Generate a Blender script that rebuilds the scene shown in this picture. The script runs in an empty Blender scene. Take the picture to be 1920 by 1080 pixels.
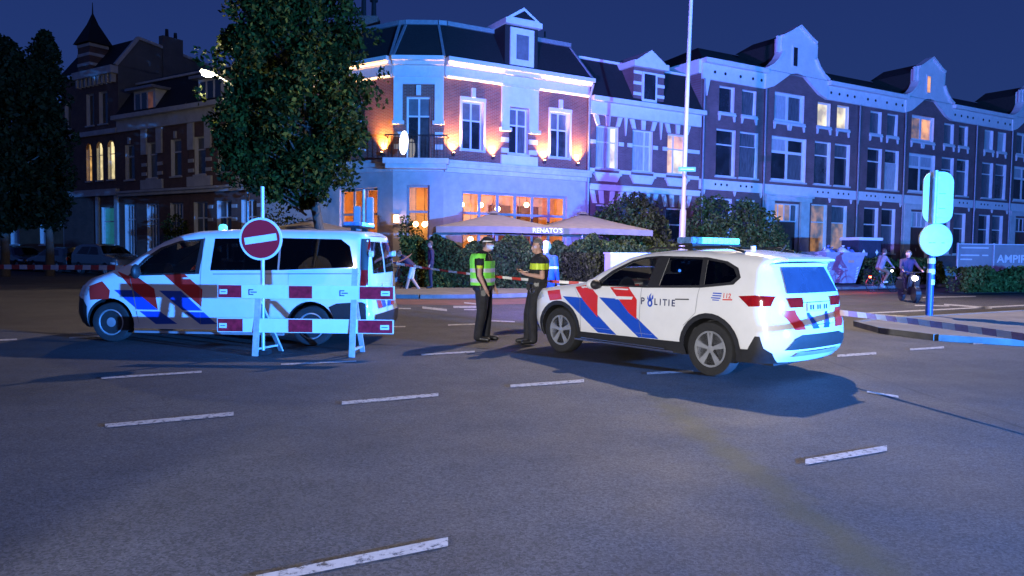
import bpy, bmesh, math, random
import numpy as np
from mathutils import Vector, Matrix
random.seed(7); rng = np.random.default_rng(7)
PI = math.pi; rad = math.radians
scene = bpy.context.scene
COL = scene.collection

# ---------------------------------------------------------------- camera
FPX = 1400.0; CAMH = 1.58
PITCH = math.atan(70 / 1400.0); ROLL = rad(0.7)
_f = Vector((0, math.cos(PITCH), -math.sin(PITCH))); _r0 = Vector((1, 0, 0)); _u0 = _r0.cross(_f)
_r = _r0 * math.cos(ROLL) + _u0 * math.sin(ROLL); _u = _u0 * math.cos(ROLL) - _r0 * math.sin(ROLL)
CAMP = Vector((0, 0, CAMH))
cd = bpy.data.cameras.new('camera'); cam = bpy.data.objects.new('camera', cd); COL.objects.link(cam)
cd.sensor_width = 36; cd.lens = 36 * FPX / 1920; cd.clip_end = 1000; cd.clip_start = 0.1
mw = Matrix.Identity(4)
for i in range(3):
    mw[i][0] = _r[i]; mw[i][1] = _u[i]; mw[i][2] = -_f[i]; mw[i][3] = CAMP[i]
cam.matrix_world = mw
scene.camera = cam

def ray(px, py): return _r * ((px - 960) / FPX) + _u * ((540 - py) / FPX) + _f
def gnd(px, py, z=0.0):                       # photo pixel -> point on the ground
    d = ray(px, py); return CAMP + d * ((z - CAMH) / d.z)
def dep(px, py, y):                           # photo pixel -> point at distance y
    d = ray(px, py); return CAMP + d * (y / d.y)

# ---------------------------------------------------------------- sky
world = bpy.data.worlds.new('World'); scene.world = world; world.use_nodes = True
wn = world.node_tree.nodes; wl = world.node_tree.links
bg = wn['Background']
# clear dusk sky after sunset: deep blue, a little lighter toward the horizon all round
sky = wn.new('ShaderNodeTexSky'); sky.sky_type = 'NISHITA'; sky.sun_disc = False
sky.sun_elevation = rad(-3.0); sky.sun_rotation = rad(180); sky.ozone_density = 4.0
stc = wn.new('ShaderNodeTexCoord'); sxyz = wn.new('ShaderNodeSeparateXYZ'); wl.new(stc.outputs['Generated'], sxyz.inputs[0])
srm = wn.new('ShaderNodeValToRGB'); wl.new(sxyz.outputs[2], srm.inputs[0])
srm.color_ramp.elements[0].position = 0.0; srm.color_ramp.elements[0].color = (0.016, 0.048, 0.195, 1)
srm.color_ramp.elements[1].position = 0.55; srm.color_ramp.elements[1].color = (0.006, 0.015, 0.090, 1)
smx = wn.new('ShaderNodeMix'); smx.data_type = 'RGBA'; smx.blend_type = 'ADD'; smx.inputs[0].default_value = 0.3
wl.new(srm.outputs[0], smx.inputs[6]); wl.new(sky.outputs[0], smx.inputs[7])
wl.new(smx.outputs[2], bg.inputs[0]); bg.inputs[1].default_value = 1.0

scene.view_settings.view_transform = 'Standard'; scene.view_settings.look = 'None'
scene.view_settings.exposure = 0.0; scene.view_settings.gamma = 1.0
scene.cycles.use_denoising = True
try: scene.cycles.denoiser = 'OPENIMAGEDENOISE'
except Exception: pass
scene.cycles.max_bounces = 5; scene.cycles.transparent_max_bounces = 12
scene.cycles.sample_clamp_indirect = 4.0; scene.cycles.caustics_reflective = False; scene.cycles.caustics_refractive = False

# ---------------------------------------------------------------- lamps of the street
def lamp(name, kind, loc, color, power, radius=0.1, target=None, cone=None, blend=0.5):
    l = bpy.data.lights.new(name, kind); l.color = color; l.energy = power; l.shadow_soft_size = radius
    o = bpy.data.objects.new(name, l); COL.objects.link(o); o.location = loc
    if target is not None:
        o.rotation_euler = (Vector(target) - Vector(loc)).to_track_quat('-Z', 'Y').to_euler()
    if cone: l.spot_size = rad(cone); l.spot_blend = blend
    return o
MAST = (6.9, 30.6)
# mast lamp over the junction (its head is above the frame)
lamp('mast_light', 'SPOT', (8.0, 26.4, 15.2), (1.0, 0.80, 0.62), 19500, 0.14, (4.0, 14.0, 0), 150, 0.5)
# lamp over the road behind the camera, left
lamp('road_light', 'SPOT', (-9.0, -5.0, 9.0), (1.0, 0.86, 0.90), 1300, 0.2, (2.5, 8.0, 0.3), 80, 0.9)
# headlamps of a car behind the camera, left, shining on the police car
lamp('headlamps', 'SPOT', (-5.5, -6.0, 1.9), (1.0, 0.97, 0.93), 11500, 0.15, (2.0, 11.0, 0.8), 22, 0.35)
# blue flashers of the patrol vehicle standing out of frame to the right of the police car
lamp('patrol_flasher', 'POINT', (16.0, -2.0, 1.75), (0.04, 0.26, 1.0), 132000, 0.12)
# ---------------------------------------------------------------- helpers
def setp(o, label=None, cat=None, group=None, kind=None):
    if label: o['label'] = label
    if cat: o['category'] = cat
    if group: o['group'] = group
    if kind: o['kind'] = kind
    return o
def thing(name, label, cat, loc=(0, 0, 0), rotz=0.0, group=None):
    o = bpy.data.objects.new(name, None); COL.objects.link(o); o.empty_display_size = 0.2
    o.location = loc; o.rotation_euler = (0, 0, rotz)
    return setp(o, label, cat, group)
def link(name, me, mats, parent=None, mat=None):
    o = bpy.data.objects.new(name, me); COL.objects.link(o)
    for m in (mats if isinstance(mats, (list, tuple)) else [mats]): me.materials.append(m)
    if parent is not None: o.parent = parent
    if mat is not None: o.matrix_local = mat
    return o
def copytree(o, parent=None):
    c = o.copy(); COL.objects.link(c); c.parent = parent
    for ch in list(o.children): copytree(ch, c)
    return c

class MB:
    def __init__(s): s.v = []; s.f = []; s.m = []; s.chunks = []
    def add(s, vs, fs, mi=0):
        o = len(s.v); s.v += [tuple(v) for v in vs]
        fo = len(s.f)
        for f in fs: s.f.append([i + o for i in f]); s.m.append(mi)
        s.chunks.append((o, len(s.v), fo, len(s.f))); return s
    def hexa(s, p, mi=0):
        return s.add(p, [(0, 3, 2, 1), (4, 5, 6, 7), (0, 1, 5, 4), (1, 2, 6, 5), (2, 3, 7, 6), (3, 0, 4, 7)], mi)
    def box(s, x0, x1, y0, y1, z0, z1, mi=0):
        return s.hexa([(x0, y0, z0), (x1, y0, z0), (x1, y1, z0), (x0, y1, z0), (x0, y0, z1), (x1, y0, z1), (x1, y1, z1), (x0, y1, z1)], mi)
    def quad(s, a, b, c, d, mi=0): return s.add([a, b, c, d], [(0, 1, 2, 3)], mi)
    def prism(s, poly, a, b, axis='y', mi=0):
        n = len(poly)
        P = {'y': lambda p, h: (p[0], h, p[1]), 'z': lambda p, h: (p[0], p[1], h), 'x': lambda p, h: (h, p[0], p[1])}[axis]
        vs = [P(p, a) for p in poly] + [P(p, b) for p in poly]
        fs = [tuple(range(n))[::-1], tuple(range(n, 2 * n))] + [(i, (i + 1) % n, n + (i + 1) % n, n + i) for i in range(n)]
        return s.add(vs, fs, mi)
    def tube(s, pts, r, n=8, mi=0):
        pts = [Vector(p) for p in pts]; rs = r if isinstance(r, (list, tuple)) else [r] * len(pts)
        vs = []; N = len(pts); prev = None
        for i, p in enumerate(pts):
            t = (pts[min(i + 1, N - 1)] - pts[max(i - 1, 0)]).normalized()
            a = t.cross(Vector((0, 0, 1)) if abs(t.z) < 0.95 else Vector((1, 0, 0))) if prev is None else (prev - t * prev.dot(t))
            a.normalize(); prev = a; b = t.cross(a)
            for k in range(n):
                q = 2 * PI * k / n; vs.append(p + (a * math.cos(q) + b * math.sin(q)) * rs[i])
        fs = [(i * n + k, i * n + (k + 1) % n, (i + 1) * n + (k + 1) % n, (i + 1) * n + k) for i in range(N - 1) for k in range(n)]
        fs += [tuple(range(n))[::-1], tuple(range((N - 1) * n, N * n))]
        return s.add(vs, fs, mi)
    def bar(s, p, q, w, h, mi=0):
        p = Vector(p); q = Vector(q); t = (q - p).normalized()
        a = t.cross(Vector((0, 0, 1)) if abs(t.z) < 0.95 else Vector((0, 1, 0))).normalized() * (w / 2); b = t.cross(a).normalized() * (h / 2)
        return s.hexa([p - a - b, p + a - b, p + a + b, p - a + b, q - a - b, q + a - b, q + a + b, q - a + b], mi)
    def lathe(s, prof, n=20, c=(0, 0, 0), axis='z', mi=0):
        vs = []
        for r, h in prof:
            for k in range(n):
                q = 2 * PI * k / n; u, w = r * math.cos(q), r * math.sin(q)
                p = {'z': (u, w, h), 'y': (u, h, w), 'x': (h, u, w)}[axis]
                vs.append((p[0] + c[0], p[1] + c[1], p[2] + c[2]))
        m = len(prof)
        fs = [(i * n + k, i * n + (k + 1) % n, (i + 1) * n + (k + 1) % n, (i + 1) * n + k) for i in range(m - 1) for k in range(n)]
        fs += [tuple(range(n))[::-1], tuple(range((m - 1) * n, m * n))]
        return s.add(vs, fs, mi)
    def ball(s, c, rx, ry=None, rz=None, nu=14, nv=9, mi=0):
        ry = ry or rx; rz = rz or rx
        pr = [(math.sin(PI * i / nv), -math.cos(PI * i / nv)) for i in range(nv + 1)]
        vs = []
        for r, h in pr:
            for k in range(nu):
                q = 2 * PI * k / nu; vs.append((c[0] + rx * r * math.cos(q), c[1] + ry * r * math.sin(q), c[2] + rz * h))
        fs = [(i * nu + k, i * nu + (k + 1) % nu, (i + 1) * nu + (k + 1) % nu, (i + 1) * nu + k) for i in range(nv) for k in range(nu)]
        return s.add(vs, fs, mi)
    def capsule(s, p, r, q, r2, n=12):
        p = Vector(p); q = Vector(q); t = (q - p); L = max(t.length, 1e-4); t = t / L
        pts = []; rs = []
        for k in range(5): a = PI / 2 * k / 4; pts.append(p - t * r * math.cos(a)); rs.append(max(r * math.sin(a), 0.001))
        for k in range(5): a = PI / 2 * k / 4; pts.append(q + t * r2 * math.sin(a)); rs.append(max(r2 * math.cos(a), 0.001))
        return s.tube(pts, rs, n)
    def mesh(s, name, smooth=None, recalc=True, bevel=0):
        me = bpy.data.meshes.new(name); me.from_pydata(s.v, [], s.f)
        for p, m in zip(me.polygons, s.m): p.material_index = m
        if recalc or bevel:
            bm = bmesh.new(); bm.from_mesh(me)
            if bevel:
                bmesh.ops.remove_doubles(bm, verts=bm.verts, dist=1e-5)
                bmesh.ops.bevel(bm, geom=list(bm.edges), offset=bevel, segments=2, affect='EDGES', clamp_overlap=True)
            bmesh.ops.recalc_face_normals(bm, faces=bm.faces); bm.to_mesh(me); bm.free()
        if smooth is not None:
            me.polygons.foreach_set('use_smooth', [True] * len(me.polygons)); me.set_sharp_from_angle(angle=rad(smooth))
        return me
    def parts(s, name, mats, parent=None, mat=None, recalc=True):
        """every separate piece becomes an object of its own; returns the first"""
        ch = s.chunks; n = len(ch); bb = []
        for (v0, v1, f0, f1) in ch:
            q = s.v[v0:v1]; bb.append([(min(p[i] for p in q) - 2e-3, max(p[i] for p in q) + 2e-3) for i in range(3)])
        grp = list(range(n))
        def root(i):
            while grp[i] != i: i = grp[i]
            return i
        for i in range(n):
            for j in range(i):
                if all(bb[i][k][0] <= bb[j][k][1] and bb[j][k][0] <= bb[i][k][1] for k in range(3)): grp[root(i)] = root(j)
        out = []
        for r in sorted({root(i) for i in range(n)}):
            b = MB()
            for i in range(n):
                if root(i) == r:
                    v0, v1, f0, f1 = ch[i]; b.add(s.v[v0:v1], [[q - v0 for q in f] for f in s.f[f0:f1]], s.m[f0])
            out.append(b.build(name, mats, parent, mat=mat, recalc=recalc))
        return out[0]
    def build(s, name, mats, parent=None, smooth=None, mat=None, recalc=True, bevel=0):
        return link(name, s.mesh(name, smooth, recalc, bevel), mats, parent, mat)

# ---------------------------------------------------------------- materials
MATS = {}
def mat(name, col, rough=0.6, metal=0.0, var=0.12, scale=6.0, bump=0.0, bscale=80.0, spec=0.5, emit=None, es=0.0, coat=0.0, stretch=None):
    if name in MATS: return MATS[name]
    m = bpy.data.materials.new(name); m.use_nodes = True; nt = m.node_tree; n = nt.nodes; l = nt.links
    b = n['Principled BSDF']
    b.inputs['Roughness'].default_value = rough; b.inputs['Metallic'].default_value = metal
    b.inputs['Specular IOR Level'].default_value = spec; b.inputs['Coat Weight'].default_value = coat; b.inputs['Coat Roughness'].default_value = 0.08
    tc = n.new('ShaderNodeTexCoord'); src = tc.outputs['Object']
    if stretch:
        mp = n.new('ShaderNodeMapping'); mp.inputs['Scale'].default_value = stretch; l.new(src, mp.inputs[0]); src = mp.outputs[0]
    no = n.new('ShaderNodeTexNoise'); no.inputs['Scale'].default_value = scale; no.inputs['Detail'].default_value = 5; no.inputs['Roughness'].default_value = 0.65
    l.new(src, no.inputs['Vector'])
    cr = n.new('ShaderNodeValToRGB'); cr.color_ramp.elements[0].position = 0.3; cr.color_ramp.elements[1].position = 0.7
    cr.color_ramp.elements[0].color = tuple(c * (1 - var) for c in col) + (1,); cr.color_ramp.elements[1].color = tuple(min(1, c * (1 + var)) for c in col) + (1,)
    l.new(no.outputs['Fac'], cr.inputs[0]); l.new(cr.outputs[0], b.inputs['Base Color'])
    if bump:
        n2 = n.new('ShaderNodeTexNoise'); n2.inputs['Scale'].default_value = bscale; n2.inputs['Detail'].default_value = 4; l.new(src, n2.inputs['Vector'])
        bp = n.new('ShaderNodeBump'); bp.inputs['Strength'].default_value = bump; bp.inputs['Distance'].default_value = 0.02
        l.new(n2.outputs['Fac'], bp.inputs['Height']); l.new(bp.outputs[0], b.inputs['Normal'])
    if emit:
        if es > 0:
            b.inputs['Emission Color'].default_value = tuple(emit) + (1,); b.inputs['Emission Strength'].default_value = es
    MATS[name] = m; return m
def litpane(name, col, es, scale=1.5, lo=0.35):
    """window of a lit room: glowing blind with uneven light"""
    m = mat(name, (0.4, 0.3, 0.2), 0.3); n = m.node_tree.nodes; l = m.node_tree.links; b = n['Principled BSDF']
    tc = n.new('ShaderNodeTexCoord'); no = n.new('ShaderNodeTexNoise'); no.inputs['Scale'].default_value = scale; no.inputs['Detail'].default_value = 2
    l.new(tc.outputs['Object'], no.inputs['Vector'])
    cr = n.new('ShaderNodeValToRGB'); cr.color_ramp.elements[0].position = 0.35; cr.color_ramp.elements[1].position = 0.65
    cr.color_ramp.elements[0].color = tuple(c * lo for c in col) + (1,); cr.color_ramp.elements[1].color = tuple(col) + (1,)
    l.new(no.outputs['Fac'], cr.inputs[0]); l.new(cr.outputs[0], b.inputs['Emission Color']); b.inputs['Emission Strength'].default_value = es
    return m
def glassmat(name, tint, rough=0.02, opac=0.0):
    m = bpy.data.materials.new(name); m.use_nodes = True; n = m.node_tree.nodes; l = m.node_tree.links
    n.remove(n['Principled BSDF']); out = n['Material Output']
    tr = n.new('ShaderNodeBsdfTransparent'); tr.inputs[0].default_value = tuple(tint) + (1,)
    gl = n.new('ShaderNodeBsdfGlossy'); gl.inputs['Roughness'].default_value = rough; gl.inputs[0].default_value = (0.9, 0.9, 0.9, 1)
    fr = n.new('ShaderNodeFresnel'); fr.inputs[0].default_value = 1.5
    mx = n.new('ShaderNodeMixShader'); l.new(fr.outputs[0], mx.inputs[0]); l.new(tr.outputs[0], mx.inputs[1]); l.new(gl.outputs[0], mx.inputs[2])
    l.new(mx.outputs[0], out.inputs[0]); MATS[name] = m; return m
def brickmat(name, c1, c2, mortar, bw=0.22, bh=0.065):
    m = mat(name, c1, 0.85); nt = m.node_tree; n = nt.nodes; l = nt.links; b = n['Principled BSDF']
    tc = n.new('ShaderNodeTexCoord'); mp = n.new('ShaderNodeMapping'); mp.inputs['Rotation'].default_value = (rad(-90), 0, 0)
    l.new(tc.outputs['Object'], mp.inputs[0])
    br = n.new('ShaderNodeTexBrick'); br.inputs['Scale'].default_value = 1; br.inputs['Brick Width'].default_value = bw; br.inputs['Row Height'].default_value = bh
    br.inputs['Mortar Size'].default_value = 0.010; br.inputs['Color1'].default_value = tuple(c1) + (1,); br.inputs['Color2'].default_value = tuple(c2) + (1,); br.inputs['Mortar'].default_value = tuple(mortar) + (1,)
    l.new(mp.outputs[0], br.inputs['Vector'])
    no = n.new('ShaderNodeTexNoise'); no.inputs['Scale'].default_value = 1.3; no.inputs['Detail'].default_value = 6; l.new(tc.outputs['Object'], no.inputs['Vector'])
    mr = n.new('ShaderNodeMapRange'); mr.inputs[3].default_value = 0.55; mr.inputs[4].default_value = 1.4; l.new(no.outputs['Fac'], mr.inputs[0])
    hs = n.new('ShaderNodeHueSaturation'); l.new(br.outputs['Color'], hs.inputs['Color']); l.new(mr.outputs[0], hs.inputs['Value']); l.new(hs.outputs[0], b.inputs['Base Color'])
    bp = n.new('ShaderNodeBump'); bp.inputs['Strength'].default_value = 0.6; bp.inputs['Distance'].default_value = 0.01; bp.invert = True
    l.new(br.outputs['Fac'], bp.inputs['Height']); l.new(bp.outputs[0], b.inputs['Normal'])
    return m
WHITEPAINT = mat('white_paint', (0.72, 0.71, 0.70), 0.55, var=0.08, scale=3)
STUCCO = mat('stucco', (0.46, 0.44, 0.43), 0.85, var=0.16, scale=1.6, bump=0.3, bscale=60)
STONE = mat('pale_stone', (0.58, 0.57, 0.55), 0.7, var=0.16, scale=2.0, bump=0.2, bscale=30)
BRICK = brickmat('red_brick', (0.30, 0.085, 0.055), (0.20, 0.06, 0.045), (0.27, 0.20, 0.17))
BRICKD = brickmat('brown_brick', (0.20, 0.10, 0.075), (0.14, 0.07, 0.055), (0.2, 0.16, 0.14))
SLATE = mat('roof_slate', (0.017, 0.016, 0.017), 0.8, var=0.4, scale=9, bump=0.5, bscale=9, stretch=(1, 1, 4))
TILE = mat('roof_tile', (0.020, 0.015, 0.013), 0.85, var=0.4, scale=6, bump=0.6, bscale=10, stretch=(2, 1, 3))
ZINC = mat('zinc', (0.32, 0.33, 0.35), 0.5, 0.4, var=0.2)
DARKPANE = mat('window_glass', (0.02, 0.025, 0.03), 0.06, var=0.6, scale=1.1, spec=0.9)
CURTAIN = mat('curtain', (0.42, 0.42, 0.44), 0.8, var=0.35, scale=7, stretch=(4, 4, 0.3))
LIT_ORANGE = litpane('lit_orange', (1.0, 0.42, 0.10), 1.1)
LIT_YELLOW = litpane('lit_yellow', (1.0, 0.82, 0.42), 1.2)
LIT_WARM = litpane('lit_warm', (1.0, 0.55, 0.16), 1.0, 2.5, 0.2)
LIT_DIM = litpane('lit_dim', (1.0, 0.45, 0.12), 0.35, 2.0, 0.1)
LED = mat('led_strip', (0.9, 0.8, 0.6), 0.4, emit=(1.0, 0.55, 0.20), es=4.5)
BLACKMETAL = mat('black_metal', (0.02, 0.02, 0.022), 0.45, 0.3, var=0.3)
GREYMETAL = mat('grey_metal', (0.30, 0.31, 0.32), 0.45, 0.5, var=0.2)
WOOD = mat('dark_wood', (0.09, 0.04, 0.03), 0.5, var=0.3, stretch=(6, 6, 0.6))
# ---------------------------------------------------------------- ground
def asphalt():
    m = bpy.data.materials.new('asphalt'); m.use_nodes = True; nt = m.node_tree; n = nt.nodes; l = nt.links; b = n['Principled BSDF']
    tc = n.new('ShaderNodeTexCoord'); P = tc.outputs['Object']
    def noise(sc, det=4, ro=0.6):
        q = n.new('ShaderNodeTexNoise'); q.inputs['Scale'].default_value = sc; q.inputs['Detail'].default_value = det; q.inputs['Roughness'].default_value = ro; l.new(P, q.inputs['Vector']); return q.outputs['Fac']
    def mrange(x, a, b_, c, d):
        q = n.new('ShaderNodeMapRange'); q.inputs[1].default_value = a; q.inputs[2].default_value = b_; q.inputs[3].default_value = c; q.inputs[4].default_value = d; l.new(x, q.inputs[0]); return q.outputs[0]
    def mth(op, x, y):
        q = n.new('ShaderNodeMath'); q.operation = op
        for i, v in enumerate((x, y)):
            if isinstance(v, (int, float)): q.inputs[i].default_value = v
            else: l.new(v, q.inputs[i])
        return q.outputs[0]
    base = mrange(noise(0.18, 6, 0.55), 0.3, 0.7, 0.62, 1.38)
    mid = mrange(noise(2.2, 5), 0.3, 0.7, 0.86, 1.14)
    vo = n.new('ShaderNodeTexVoronoi'); vo.inputs['Scale'].default_value = 75; l.new(P, vo.inputs['Vector'])
    sep = n.new('ShaderNodeSeparateColor'); l.new(vo.outputs['Color'], sep.inputs[0])
    grain = mrange(sep.outputs[0], 0, 1, 0.5, 1.5)
    fine = mrange(noise(160, 2), 0.3, 0.7, 0.8, 1.2)
    v = mth('MULTIPLY', mth('MULTIPLY', base, mid), mth('MULTIPLY', grain, fine))
    # pale worn chips
    chip = n.new('ShaderNodeTexVoronoi'); chip.inputs['Scale'].default_value = 9; l.new(P, chip.inputs['Vector'])
    v = mth('ADD', v, mrange(chip.outputs['Distance'], 0.02, 0.06, 1.6, 0.0))
    cm = n.new('ShaderNodeMix'); cm.data_type = 'RGBA'; cm.blend_type = 'MULTIPLY'; cm.inputs[0].default_value = 1
    cm.inputs[6].default_value = (0.064, 0.060, 0.061, 1)
    comb = n.new('ShaderNodeCombineColor'); [l.new(v, comb.inputs[i]) for i in range(3)]; l.new(comb.outputs[0], cm.inputs[7])
    # yellow-brown trail along a line, and a dark joint between two lanes of asphalt
    sx = n.new('ShaderNodeSeparateXYZ'); l.new(P, sx.inputs[0])
    def linedist(a, b_):
        a = Vector(a[:2]); b_ = Vector(b_[:2]); d = (b_ - a).normalized(); nx, ny = -d.y, d.x
        return mth('ABSOLUTE', mth('ADD', mth('ADD', mth('MULTIPLY', sx.outputs[0], nx), mth('MULTIPLY', sx.outputs[1], ny)), -(nx * a.x + ny * a.y)), 0)
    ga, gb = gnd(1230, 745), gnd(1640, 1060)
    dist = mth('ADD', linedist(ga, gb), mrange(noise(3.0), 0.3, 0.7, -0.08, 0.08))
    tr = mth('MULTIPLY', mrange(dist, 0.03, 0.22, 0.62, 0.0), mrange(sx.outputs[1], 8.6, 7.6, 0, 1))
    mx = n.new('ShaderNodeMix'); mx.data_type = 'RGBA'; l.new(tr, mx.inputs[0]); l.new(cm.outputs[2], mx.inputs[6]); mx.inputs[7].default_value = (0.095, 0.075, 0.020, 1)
    ja, jb = gnd(1590, 690), gnd(1920, 803)
    jd = mth('ADD', linedist(ja, jb), mrange(noise(1.2), 0.3, 0.7, -0.03, 0.03))
    jm = mth('MULTIPLY', mrange(jd, 0.012, 0.03, 0.6, 0.0), mrange(sx.outputs[0], 3.8, 4.3, 0, 1))
    m2 = n.new('ShaderNodeMix'); m2.data_type = 'RGBA'; l.new(jm, m2.inputs[0]); l.new(mx.outputs[2], m2.inputs[6]); m2.inputs[7].default_value = (0.02, 0.02, 0.02, 1)
    wv = n.new('ShaderNodeVectorMath'); wv.operation = 'ADD'; nz = n.new('ShaderNodeTexNoise'); nz.inputs['Scale'].default_value = 0.9; nz.inputs['Detail'].default_value = 5; l.new(P, nz.inputs['Vector']); l.new(P, wv.inputs[0])
    sc_ = n.new('ShaderNodeVectorMath'); sc_.operation = 'SCALE'; sc_.inputs[3].default_value = 1.1; l.new(nz.outputs['Color'], sc_.inputs[0]); l.new(sc_.outputs[0], wv.inputs[1])
    vc = n.new('ShaderNodeTexVoronoi'); vc.feature = 'DISTANCE_TO_EDGE'; vc.inputs['Scale'].default_value = 0.22; l.new(wv.outputs[0], vc.inputs['Vector'])
    ck = mth('MULTIPLY', mrange(vc.outputs['Distance'], 0.0008, 0.0028, 0.55, 0.0), mrange(noise(0.35, 3), 0.48, 0.6, 0, 1))
    trk = mth('MULTIPLY', mrange(noise(0.11, 3), 0.42, 0.62, 0, 0.22), 1.0)
    m3 = n.new('ShaderNodeMix'); m3.data_type = 'RGBA'; l.new(mth('MAXIMUM', ck, trk), m3.inputs[0]); l.new(m2.outputs[2], m3.inputs[6]); m3.inputs[7].default_value = (0.022, 0.021, 0.021, 1)
    l.new(m3.outputs[2], b.inputs['Base Color'])
    l.new(mrange(noise(0.7, 4), 0.3, 0.7, 0.62, 0.82), b.inputs['Roughness'])
    b.inputs['Specular IOR Level'].default_value = 0.35
    bp = n.new('ShaderNodeBump'); bp.inputs['Strength'].default_value = 0.55; bp.inputs['Distance'].default_value = 0.008
    l.new(mth('ADD', grain, fine), bp.inputs['Height']); l.new(bp.outputs[0], b.inputs['Normal'])
    return m
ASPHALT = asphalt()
PAVING = mat('paving', (0.17, 0.155, 0.15), 0.8, var=0.25, scale=1.2, bump=0.4, bscale=25)
CYCLEPATH = mat('red_asphalt', (0.16, 0.075, 0.055), 0.8, var=0.25, scale=1.4, bump=0.4, bscale=120)
KERBMAT = mat('kerb_concrete', (0.17, 0.165, 0.16), 0.8, var=0.25, scale=3, bump=0.3)
def worn_paint():
    m = mat('road_paint', (0.40, 0.39, 0.39), 0.6, var=0.15, scale=8); n = m.node_tree.nodes; l = m.node_tree.links; b = n['Principled BSDF']
    tc = n.new('ShaderNodeTexCoord'); no = n.new('ShaderNodeTexNoise'); no.inputs['Scale'].default_value = 18; no.inputs['Detail'].default_value = 8; no.inputs['Roughness'].default_value = 0.75
    l.new(tc.outputs['Object'], no.inputs['Vector']); mr = n.new('ShaderNodeMapRange'); mr.inputs[1].default_value = 0.36; mr.inputs[2].default_value = 0.50; mr.inputs[3].default_value = 0.12; mr.inputs[4].default_value = 1
    l.new(no.outputs['Fac'], mr.inputs[0]); l.new(mr.outputs[0], b.inputs['Alpha']); return m
PAINT = worn_paint()
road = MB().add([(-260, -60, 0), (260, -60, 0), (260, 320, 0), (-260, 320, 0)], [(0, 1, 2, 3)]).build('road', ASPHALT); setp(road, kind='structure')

P0 = Vector((-3.157, 34.0, 0)); P1 = Vector((-5.447, 34.0, 0))
AR = rad(30); dR = Vector((math.cos(AR), math.sin(AR), 0)); nR = Vector((dR.y, -dR.x, 0))
AL = rad(-33); dL = Vector((-math.cos(AL), -math.sin(AL), 0)); nL = Vector((math.sin(AL), -math.cos(AL), 0))
def Rt(t, off=0.0, z=0.0): p = P0 + dR * t + nR * off; return Vector((p.x, p.y, z))
def Lt(t, off=0.0, z=0.0): p = P1 + dL * t + nL * off; return Vector((p.x, p.y, z))
corner = [Vector((-1.2, 24.7, 0)), Vector((-3.0, 24.1, 0)), Vector((-5.2, 24.3, 0)), Vector((-7.0, 25.4, 0)), Vector((-8.6, 27.0, 0))]
kerbline = [Rt(90, 9), Rt(60, 9), Rt(35, 9), Rt(20, 9), Rt(8, 9), Rt(0, 9)] + corner + [Lt(5, 6.0), Lt(10, 5.4), Lt(14, 2.4), Lt(30, 2.2), Lt(60, 2.2)]
pts = kerbline + [Lt(60, -1), P1 + Vector((0, 1, 0)), P0 + Vector((0, 1, 0)), Rt(90, -1)]
def sheet(name, pts, z, m, parent=None, h=None):
    b = MB(); n = len(pts)
    if h is None: b.add([(p.x, p.y, z) for p in pts], [tuple(range(n))])
    else: b.prism([(p.x, p.y) for p in pts], z - h, z, 'z')
    return b.build(name, m, parent, recalc=h is not None)
sidewalk = sheet('pavement', pts, 0.12, PAVING, h=0.14); setp(sidewalk, kind='structure')
kb = MB()
def kerbstrip(b, line, w=0.16, z0=-0.02, z1=0.128, inward=1):
    for a, c in zip(line[:-1], line[1:]):
        t = (c - a).normalized(); nn = Vector((t.y, -t.x, 0)) * w * inward
        b.hexa([(a.x, a.y, z0), (c.x, c.y, z0), (c.x + nn.x, c.y + nn.y, z0), (a.x + nn.x, a.y + nn.y, z0), (a.x, a.y, z1), (c.x, c.y, z1), (c.x + nn.x, c.y + nn.y, z1), (a.x + nn.x, a.y + nn.y, z1)])
kerbstrip(kb, [p + Vector((0, 0, 0)) for p in kerbline], inward=-1)
setp(kb.build('kerb', KERBMAT), kind='structure')
cp = [Rt(90, 9.9), Rt(30, 9.9), Rt(10, 9.9), Vector((-1.5, 23.6, 0)), Vector((-6, 23.4, 0)), Vector((-9.5, 25.2, 0)), Vector((-10.8, 23.2, 0)), Vector((-6.5, 21.2, 0)), Vector((-1.0, 21.4, 0)), Rt(10, 12.2), Rt(30, 12.2), Rt(90, 12.2)]
setp(sheet('cycle_path', cp, 0.004, CYCLEPATH), kind='structure')
# traffic island with kerb on the right
isl = [gnd(1612, 612), gnd(1660, 625), gnd(1760, 638), gnd(1920, 648), gnd(2200, 655), gnd(2200, 577), gnd(1920, 590), gnd(1760, 600), gnd(1660, 606)]
isl = [Vector((p.x, p.y, 0)) for p in isl]
setp(sheet('traffic_island', isl, 0.11, PAVING, h=0.13), kind='structure')
ik = MB(); kerbstrip(ik, isl + [isl[0]], w=0.14, z1=0.118, inward=1)
setp(ik.build('island_kerb', KERBMAT), kind='structure')
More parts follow.
